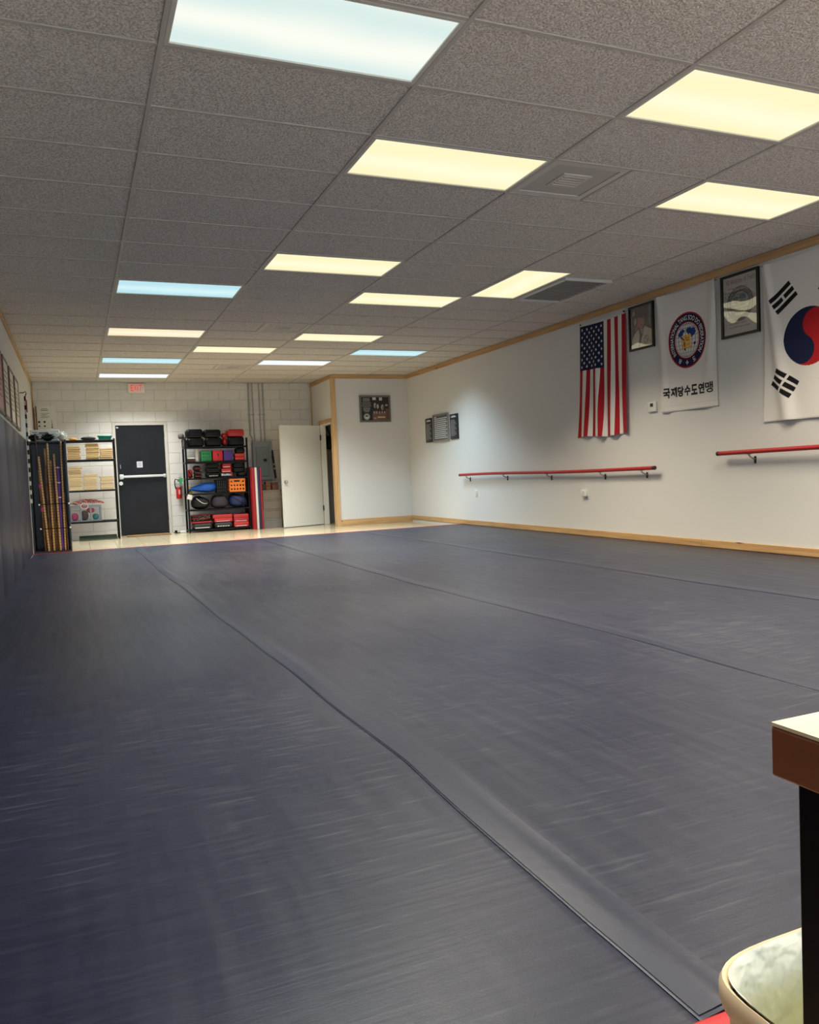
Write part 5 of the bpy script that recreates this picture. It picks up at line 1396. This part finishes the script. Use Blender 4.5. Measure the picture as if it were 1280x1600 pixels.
def kf_col(u, v):
    c = np.broadcast_to(WHITE, (len(u), 3)).copy()
    # the flag lying on its side: its own right is our up... (a, b) are the flag's own axes
    a, b = -(v - KV), (u - KU)          # flag right = down, flag up = right
    a, b = -(v - KV) * -1 * -1, (u - KU)
    fx, fy = -(v - KV), (u - KU)
    x = (fx * math.cos(TH) - fy * math.sin(TH)) / KR; y = (fx * math.sin(TH) + fy * math.cos(TH)) / KR
    r = np.hypot(x, y)
    red = y > 0
    red |= (np.hypot(x + 0.5, y) < 0.5)
    red &= ~(np.hypot(x - 0.5, y) < 0.5)
    c[r < 1] = KB
    c[(r < 1) & red] = KRd
    # trigrams: centre distance along the diagonals, bars across the diagonal
    for sx, sy, bars in ((-1, 1, (1, 1, 1)), (1, 1, (0, 1, 0)), (-1, -1, (1, 0, 1)), (1, -1, (0, 0, 0))):
        dx, dy = sx * math.cos(TH), sy * math.sin(TH)
        p = (fx * dx + fy * dy) / KR - 1.80
        q = (-fx * dy + fy * dx) / KR
        for k in range(3):
            m = (np.abs(p - (k - 1) * 0.25) < 0.083) & (np.abs(q) < 0.50)
            if not bars[k]: m &= np.abs(q) > 0.045
            c[m] = INK
    c[(u < 0.006) | (v < 0.012)] = L_((206, 204, 198))
    return c
cloth('flag_cloth', pl3, W3, H3, 270, 400, kf_disp, kf_col, cloth_m, kf)
for u in (0.012, W3 - 0.012):
    p_ = pl3(u, H3 - 0.014, 0); MB().cyl((XR - 0.001, p_[1], p_[2]), (XR - 0.032, p_[1], p_[2]), 0.008, n=10).done('grommet_pin', chrome, kf)

# ================================================================== FRAMED PICTURES ON THE RIGHT WALL
blkf = mat('black_picture_frame', (16, 15, 15), 0.3)
pf_ = thing('framed_portrait', 'black framed portrait photo between the striped flag and the emblem banner', 'picture frame', (XR, 3.77, 2.22))
P_ = on_right(3.99, 2.222); w_, h_ = 0.43, 0.512
Flat(P_).frame(0, w_, 0, h_, 0.024, 0.001, 0.028).done('frame', blkf, pf_)
def portrait(u, v):
    x, y = u / 0.382, v / 0.464
    c = np.broadcast_to(L_((40, 34, 34)), (len(u), 3)).copy()
    def el(cx, cy, a, b, col): c[((x - cx) / a) ** 2 + ((y - cy) / b) ** 2 < 1] = L_(col)
    def pg(pts, col):
        m = np.zeros(len(x), bool); n = len(pts)
        for i in range(n):
            (x1, y1), (x2, y2) = pts[i], pts[(i + 1) % n]
            if y1 == y2: continue
            cr = ((y1 > y) != (y2 > y)) & (x < (x2 - x1) * (y - y1) / (y2 - y1) + x1)
            m ^= cr
        c[m] = L_(col)
    pg([(0.02, 0.10), (0.10, 0.10), (0.08, 0.8), (0.02, 0.85)], (96, 92, 92))
    pg([(0.10, 0.78), (0.20, 0.85), (0.19, 0.94), (0.09, 0.90)], (170, 160, 160)); pg([(0.16, 0.56), (0.28, 0.62), (0.27, 0.76), (0.15, 0.70)], (164, 152, 150))
    pg([(0.20, 0.40), (0.34, 0.50), (0.34, 0.60), (0.20, 0.50)], (160, 90, 64))
    pg([(0.82, 0.55), (0.96, 0.50), (0.98, 0.98), (0.84, 0.98)], (128, 122, 122)); el(0.97, 0.66, 0.07, 0.20, (34, 28, 30))
    pg([(0.02, 0.0), (0.06, 0.22), (0.18, 0.36), (0.36, 0.46), (0.66, 0.50), (0.86, 0.42), (0.98, 0.38), (0.98, 0.0)], (206, 196, 166))
    pg([(0.36, 0.47), (0.66, 0.51), (0.60, 0.44), (0.40, 0.02), (0.34, 0.02), (0.40, 0.30)], (40, 30, 36))
    pg([(0.42, 0.44), (0.60, 0.46), (0.50, 0.32)], (176, 130, 108))
    el(0.50, 0.74, 0.20, 0.20, (26, 24, 24)); el(0.48, 0.65, 0.155, 0.19, (172, 116, 96)); el(0.50, 0.83, 0.18, 0.10, (26, 24, 24)); el(0.66, 0.72, 0.05, 0.15, (28, 25, 25))
    el(0.42, 0.69, 0.030, 0.014, (44, 28, 26)); el(0.55, 0.70, 0.030, 0.014, (44, 28, 26)); el(0.47, 0.62, 0.025, 0.03, (152, 96, 80)); el(0.48, 0.55, 0.06, 0.014, (128, 62, 60))
    r = np.hypot((x - 0.70) / 0.11, (y - 0.17) / 0.095)
    c[(r < 1) & (r > 0.78)] = L_((72, 66, 58)); c[(r < 0.62) & (np.sin(40 * x) * np.sin(34 * y) > 0.1)] = L_((84, 78, 62))
    pg([(0.87, 0.08), (0.90, 0.08), (0.90, 0.14), (0.88, 0.15)], (70, 62, 54))
    return c
P2_ = on_right(3.99 - 0.024, 2.222 + 0.024)
cloth('photograph', P2_, 0.382, 0.464, 100, 124, lambda u, v: (u, v, 0 * u + 0.012), portrait, mat('photo_paper', (200, 200, 200), 0.4, attr='print'), pf_)
Flat(P_).slab(0.024, w_ - 0.024, 0.024, h_ - 0.024, 0.018, 0.020).done('picture_glass', pic_glass, pf_)

af = thing('framed_articles', 'black framed list of articles with a faded round seal, between banner and flag', 'picture frame', (XR, 2.3, 2.12))
P_ = on_right(2.54, 2.12); w_, h_ = 0.48, 0.615
Flat(P_).frame(0, w_, 0, h_, 0.024, 0.001, 0.028).done('frame', blkf, af)
sheet = Flat(P_).slab(0.024, w_ - 0.024, 0.024, h_ - 0.024, 0.002, 0.010).done('printed_sheet', mat('poster_paper', (206, 202, 192), 0.5), af)
t = Flat(P_); t.text(fit_text('10 Articles of Faith', 0.065, 0.43, 0.520, 0.568, 0.004), 0.0112); t.done('title_lettering', mat('dark_red_ink', (138, 34, 40), 0.6), sheet)
# faded seal
SU, SV, SR = 0.235, 0.315, 0.165
sg, sn, sb_, sy_ = mat('seal_grey', (92, 86, 88), 0.6), mat('seal_pale', (188, 182, 174), 0.6), mat('seal_blue', (96, 120, 146), 0.6), mat('seal_gold', (196, 180, 70), 0.6)
t = Flat(P_); t.ring(SU, SV, SR, SR * 0.70, 0.0106); t.ring(SU, SV, SR * 1.03, SR * 1.0, 0.0106); t.done('seal_ring', sg, sheet)
t = Flat(P_)
vf = arc_text('INTERNATIONAL TANG SOO DO FEDERATION', 0.77, 0.17, -128, 128, 0.018); t.text((vf[0] * SR + np.array([SU, SV]), vf[1]), 0.0110); t.done('seal_lettering', sn, sheet)
t = Flat(P_)
for k in range(7):
    q = -0.6 + 0.2 * k; hw = 0.68 * math.sqrt(max(0.05, 1 - (q / 0.68) ** 2)) if abs(q) < 0.68 else 0.1
    t.rect(SU - SR * hw, SU + SR * hw, SV + SR * q, SV + SR * q + 0.0015, 0.0106)
    t.rect(SU + SR * q, SU + SR * q + 0.0015, SV - SR * hw, SV + SR * hw, 0.01065)
t.done('seal_grid', mat('seal_line', (160, 156, 152), 0.6), sheet, kind='stuff')
Flat(P_).disc(SU + 0.035, SV + 0.060, 0.048, 0.0108, r2=0.026).disc(SU - 0.05, SV + 0.055, 0.034, 0.0108, r2=0.022).disc(SU - 0.04, SV + 0.02, 0.016, 0.0108, r2=0.024).done('seal_land', sb_, sheet)
t = Flat(P_); t.text(fit_text('道', SU - 0.04, SU + 0.04, SV - 0.035, SV + 0.045, 0.015), 0.0111); t.done('seal_character', sy_, sheet)
LINES = [('1.', "Be loyal to one's country"), ('2.', 'Be obedient to parents'), ('3.', 'Be loving between husband'), ('', 'and wife'), ('4.', 'Be cooperative between brothers'), ('5.', 'Be respectful to elders'), ('6.', 'Be faithful to your teacher'),
         ('7.', 'Be faithful to friends'), ('8.', 'Know the difference between'), ('', 'good and evil'), ('9.', 'Never retreat in battle'), ('10.', 'Always finish what you start')]
t = Flat(P_)
for k, (n_, s_) in enumerate(LINES):
    v0 = 0.468 - k * 0.0345
    if n_: t.text(text_mesh(n_, 0.024, 0.010), 0.0113, du=0.048, dv=v0)
    v, f = text_mesh(s_, 0.024, 0.010)
    sx = min(1.0, 0.345 / v[:, 0].max()); t.text((v * np.array([sx, 1.0]), f), 0.0113, du=0.088, dv=v0)
t.done('list_lettering', blp, sheet)
Flat(P_).slab(0.024, w_ - 0.024, 0.024, h_ - 0.024, 0.018, 0.020).done('picture_glass', pic_glass, af)

# plaques near the far corner
slate = mat('dark_slate_plaque', (34, 36, 42), 0.35); silver = mat('silver_frame', (150, 146, 134), 0.35, 0.4); wh_ = mat('plaque_white', (196, 198, 202), 0.5)
for (y0, z0, w_, h_, l, k0) in [(9.985, 1.462, 0.315, 0.445, 'dark plaque with white lettering nearest the closet', 0), (8.93, 1.468, 0.315, 0.435, 'dark plaque with white lettering nearest the red rail', 1)]:
    root = thing('wall_plaque', l, 'plaque', (XR, y0 - w_ / 2, z0), 'plaques near the closet corner')
    P_ = on_right(y0, z0)
    Flat(P_).slab(0, w_, 0, h_, 0.001, 0.020, bev=0.004).done('plaque_board', slate, root)
    t = Flat(P_)
    t.rect(w_ * 0.2, w_ * 0.8, h_ * 0.86, h_ * 0.90, 0.0212); t.rect(w_ * 0.28, w_ * 0.72, h_ * 0.90, h_ * 0.93, 0.0212)
    for k in range(13): t.rect(w_ * 0.14, w_ * (0.84 - 0.2 * ((k * 7 + k0 * 3) % 4) / 3), h_ * (0.74 - 0.050 * k), h_ * (0.752 - 0.050 * k), 0.0212)
    t.done('lettering', wh_, root)
root = thing('wall_plaque', 'silver framed sheet of lines between the two dark plaques', 'plaque', (XR, 9.3, 1.45), 'plaques near the closet corner')
P_ = on_right(9.64, 1.452); w_, h_ = 0.655, 0.495
Flat(P_).frame(0, w_, 0, h_, 0.03, 0.001, 0.03).done('frame', silver, root)
b_ = Flat(P_).slab(0.03, w_ - 0.03, 0.03, h_ - 0.03, 0.001, 0.018).done('plaque_board', mat('grey_plaque', (84, 86, 92), 0.4), root)
t = Flat(P_)
for k in range(11): t.rect(0.06, w_ - 0.06 - 0.04 * (k % 2), 0.405 - 0.0345 * k, 0.423 - 0.0345 * k, 0.0195)
t.rect(0.06, 0.16, 0.435, 0.455, 0.0195)
t.done('lettering', wh_, b_)

# framed picture on the closet wall
root = thing('framed_group_photo', 'grey framed picture with dark text panel and group photo on the closet wall', 'picture frame', (4.97, PY, 1.925))
P_ = on_back(4.655, 1.925, PY); w_, h_ = 0.635, 0.515
Flat(P_).frame(0, w_, 0, h_, 0.035, 0.001, 0.03).done('frame', mat('grey_frame', (104, 100, 94), 0.45), root)
def group_photo(u, v):
    x, y = u / 0.565, v / 0.445
    c = np.broadcast_to(L_((42, 34, 32)), (len(u), 3)).copy()
    def el(cx, cy, a, b, col): c[((x - cx) / a) ** 2 + ((y - cy) / b) ** 2 < 1] = L_(col)
    def rc(x0, x1, y0, y1, col): c[(x > x0) & (x < x1) & (y > y0) & (y < y1)] = L_(col)
    rc(0.40, 1, 0, 0.30, (120, 84, 62)); rc(0.42, 0.6, 0.22, 0.40, (96, 82, 84)); rc(0.88, 1, 0.05, 0.5, (112, 76, 56))
    for cx, cy, a, b in [(0.50, 0.64, 0.045, 0.11), (0.60, 0.60, 0.04, 0.10), (0.77, 0.56, 0.05, 0.12), (0.92, 0.65, 0.05, 0.04)]: el(cx, cy, a, b, (172, 162, 160))
    for cx, cy, a, b in [(0.52, 0.62, 0.02, 0.07), (0.79, 0.54, 0.02, 0.08)]: el(cx, cy, a, b, (90, 78, 78))
    for cx in (0.47, 0.56, 0.66, 0.75, 0.84): el(cx, 0.34, 0.028, 0.06, (168, 150, 142)); 
    rc(0.58, 0.86, 0.10, 0.16, (206, 172, 134)); rc(0.44, 0.54, 0.06, 0.12, (184, 140, 116))
    rc(0.42, 0.54, 0.88, 0.99, (206, 200, 200)); rc(0.66, 0.77, 0.86, 0.98, (200, 194, 194))
    rc(0, 0.40, 0, 1, (26, 26, 24))
    for k in range(10):
        hw = [0.12, 0.13, 0.13, 0.16, 0.16, 0.17, 0.13, 0.13, 0.12, 0.09][k]
        rc(0.195 - hw, 0.195 + hw, 0.925 - k * 0.062, 0.950 - k * 0.062, (150, 152, 140))
    el(0.19, 0.16, 0.115, 0.145, (150, 152, 146)); el(0.19, 0.155, 0.075, 0.095, (206, 206, 200)); el(0.19, 0.19, 0.05, 0.04, (60, 60, 60))
    return c
cloth('photograph', on_back(4.655 + 0.035, 1.925 + 0.035, PY), 0.565, 0.445, 120, 96, lambda u, v: (u, v, 0 * u + 0.012), group_photo, mat('photo_paper', (200, 200, 200), 0.4, attr='print'), root)

# ================================================================== HAND RAILS, SWITCHES
rail_m = mat('red_painted_rail', (168, 34, 36), 0.4); brk = mat('bright_bracket', (168, 166, 160), 0.3, 0.9)
def rail(y0, y1, z0, z1, bys, label):
    root = thing('hand_rail', label, 'rail', (XR, (y0 + y1) / 2, z0 - 0.06), 'red hand rails on the wall')
    n = 24; xr = XR - 0.085
    pts = []
    for k in range(n + 1):
        t = k / n
        sag = 0.012 * math.sin(math.pi * t * 2.2) if y0 > 5 else 0.020 * math.sin(math.pi * min(1, t * 0.8))
        pts.append((xr, y0 + (y1 - y0) * t, z0 + (z1 - z0) * t + sag * 0.6))
    MB().tube(pts, 0.022, 14).done('rail_bar', rail_m, root)
    for e in (0, -1):
        d = 0.03 if e == 0 else -0.03
        MB().cyl((pts[e][0], pts[e][1] + d * 0.1, pts[e][2]), (pts[e][0], pts[e][1] - d, pts[e][2]), 0.0228, n=14).done('end_cap', mat('dark_rail_end', (60, 18, 20), 0.5), root)
    for y_ in bys:
        t = (y_ - y0) / (y1 - y0); z = np.interp(t, np.linspace(0, 1, n + 1), [p[2] for p in pts])
        b = MB().tube([(XR - 0.006, y_, z - 0.075), (XR - 0.04, y_, z - 0.062), (XR - 0.072, y_, z - 0.045), (xr, y_, z - 0.024)], 0.008, 8).done('bracket', brk, root)
        MB().box(XR - 0.008, XR, y_ - 0.014, y_ + 0.014, z - 0.115, z - 0.045, 0.003, 1).done('bracket_plate', mat('dark_bracket', (58, 56, 54), 0.4, 0.7), b)
        MB().box(xr - 0.012, xr + 0.012, y_ - 0.03, y_ + 0.03, z - 0.027, z - 0.020, 0.002, 1).done('bracket_saddle', brk, b)
rail(8.48, 3.525, 0.842, 0.850, (8.25, 7.0, 5.77, 4.55, 3.76), 'long red hand rail on the wall under the striped flag')
rail(2.568, -1.6, 0.976, 0.992, (2.16, 0.9, -0.4), 'red hand rail under the taegeuk flag, cut by the picture edge')
th = thing('thermostat', 'small white thermostat on the wall under the framed portrait', 'thermostat', (XR, 3.625, 1.49))
P_ = on_right(3.69, 1.49); Flat(P_).slab(0, 0.135, 0, 0.112, 0.001, 0.028, bev=0.006).done('thermostat_body', white_pl, th)
Flat(P_).slab(0.045, 0.095, 0.058, 0.096, 0.0285, 0.030).done('screen', mat('dark_screen', (52, 50, 44), 0.3), th)
ou = thing('wall_outlet', 'small white outlet plate below the door end of the long red rail', 'outlet', (XR, 8.05, 0.47))
P_ = on_right(8.09, 0.475); Flat(P_).slab(0, 0.075, 0, 0.117, 0.001, 0.007, bev=0.002).done('cover_plate', white_pl, ou)
for v in (0.022, 0.066): Flat(P_).slab(0.022, 0.053, v, v + 0.03, 0.0072, 0.0095).done('socket', mat('socket_cream', (200, 196, 186), 0.5), ou)
ou2 = thing('plugged_outlet', 'white outlet with a plugged-in white device below the long red rail', 'outlet', (XR, 4.96, 0.47))
P_ = on_right(5.005, 0.478); Flat(P_).slab(0.02, 0.095, 0, 0.117, 0.001, 0.007, bev=0.002).done('cover_plate', white_pl, ou2)
dv = Flat(P_).slab(-0.015, 0.085, 0.035, 0.125, 0.0072, 0.05, bev=0.008).done('plug_in_device', white_pl, ou2)
Flat(P_).ring(0.035, 0.082, 0.020, 0.014, 0.0505, n=18).done('device_ring', mat('device_grey', (120, 120, 116), 0.5), dv)

# ================================================================== DESK AND WASTE BIN IN THE FOREGROUND
dk_ = thing('desk', 'wooden topped desk corner with black leg in the foreground', 'desk', (0.6, -3.65, ZT))
edge_m = wood_mat('dark_walnut_edge', (104, 60, 36), (140, 84, 50), 'y', 0.6, 0.45)
top_m = wood_mat('pale_desk_top', (226, 208, 178), (240, 226, 200), 'x', 0.5, 0.3)
MB().box(0.004, 1.30, -4.05, -3.284, 0.681, 0.7175, 0.0015, 1).done('desk_edge', edge_m, dk_)
MB().box(0.0045, 1.2995, -4.0495, -3.2845, 0.7178, 0.7205).done('desk_top', top_m, dk_)
for x in (0.018, 1.225):
    for y_ in (-3.353, -4.03):
        MB().box(x, x + 0.06, y_, y_ + 0.06, ZT, 0.681, 0.003, 1).done('desk_leg', black_m, dk_)
wbn = thing('waste_bin', 'cream waste bin with a clear plastic liner beside the desk', 'waste bin', (0.32, -3.15, ZT))
cream = mat('cream_plastic', (226, 206, 176), 0.45)
def rrect(cx, cy, a, b, e, n=48):
    o = []
    for k in range(n):
        t = 2 * math.pi * k / n; c_, s_ = math.cos(t), math.sin(t)
        o.append((cx + a * math.copysign(abs(c_) ** (2 / e), c_), cy + b * math.copysign(abs(s_) ** (2 / e), s_)))
    return o
def loft(mb, rings, smooth=True):
    n = len(rings[0]); vs = [p for r in rings for p in r]
    return mb.add(vs, [(i * n + k, i * n + (k + 1) % n, (i + 1) * n + (k + 1) % n, (i + 1) * n + k) for i in range(len(rings) - 1) for k in range(n)], 0, smooth)
bcx, bcy, ba_, bb_ = 0.320, -3.145, 0.170, 0.114
def R_(s, z, e=4.2): return [(x, y, z) for x, y in rrect(bcx, bcy, ba_ * s, bb_ * s, e)]
mb = loft(MB(), [R_(0.80, ZT + 0.001), R_(0.82, ZT + 0.005), R_(0.965, 0.325), R_(0.97, 0.33)])
mb.add(R_(0.80, ZT + 0.001), [tuple(range(48))])
mb.done('bin_body', cream, wbn)
loft(MB(), [R_(0.955, 0.322), R_(1.0, 0.322), R_(1.015, 0.330), R_(1.015, 0.345), R_(0.995, 0.352), R_(0.965, 0.348), R_(0.94, 0.335)]).done('bin_rim', cream, wbn)
lin_m = mat('clear_plastic_liner', (206, 212, 206), 0.28, bump=(15, 0.7, 0.03)); 
def wr(s, z, amp, ph):
    out = []
    for k, (x, y) in enumerate(rrect(bcx, bcy, ba_ * s, bb_ * s, 4.0)):
        q = 1 + amp * (math.sin(k * 1.9 + ph) + 0.6 * math.sin(k * 3.7 + 2 * ph))
        out.append((bcx + (x - bcx) * q, bcy + (y - bcy) * q, z + amp * 0.3 * math.sin(k * 2.3 + ph)))
    return out
loft(MB(), [wr(0.965, 0.352, 0.0, 0), wr(0.925, 0.345, 0.006, 1), wr(0.90, 0.30, 0.012, 2), wr(0.86, 0.24, 0.018, 3), wr(0.82, 0.17, 0.022, 4), wr(0.74, 0.10, 0.026, 5), wr(0.45, 0.07, 0.03, 6), wr(0.05, 0.065, 0.02, 7)]).done('bin_liner', lin_m, wbn)
MB().blob((bcx + 0.0, bcy - 0.005, 0.190), (0.095, 0.062, 0.075), 2.2, 18, 12, fn=lambda x, y, z: (x * (1 + 0.15 * math.sin(7 * z + 5 * y)), y * (1 + 0.15 * math.sin(9 * x)), z)).done('crumpled_wrapper', mat('yellow_green_wrapper', (206, 204, 96), 0.5), None, 'crumpled yellow-green wrapper inside the waste bin', 'wrapper')
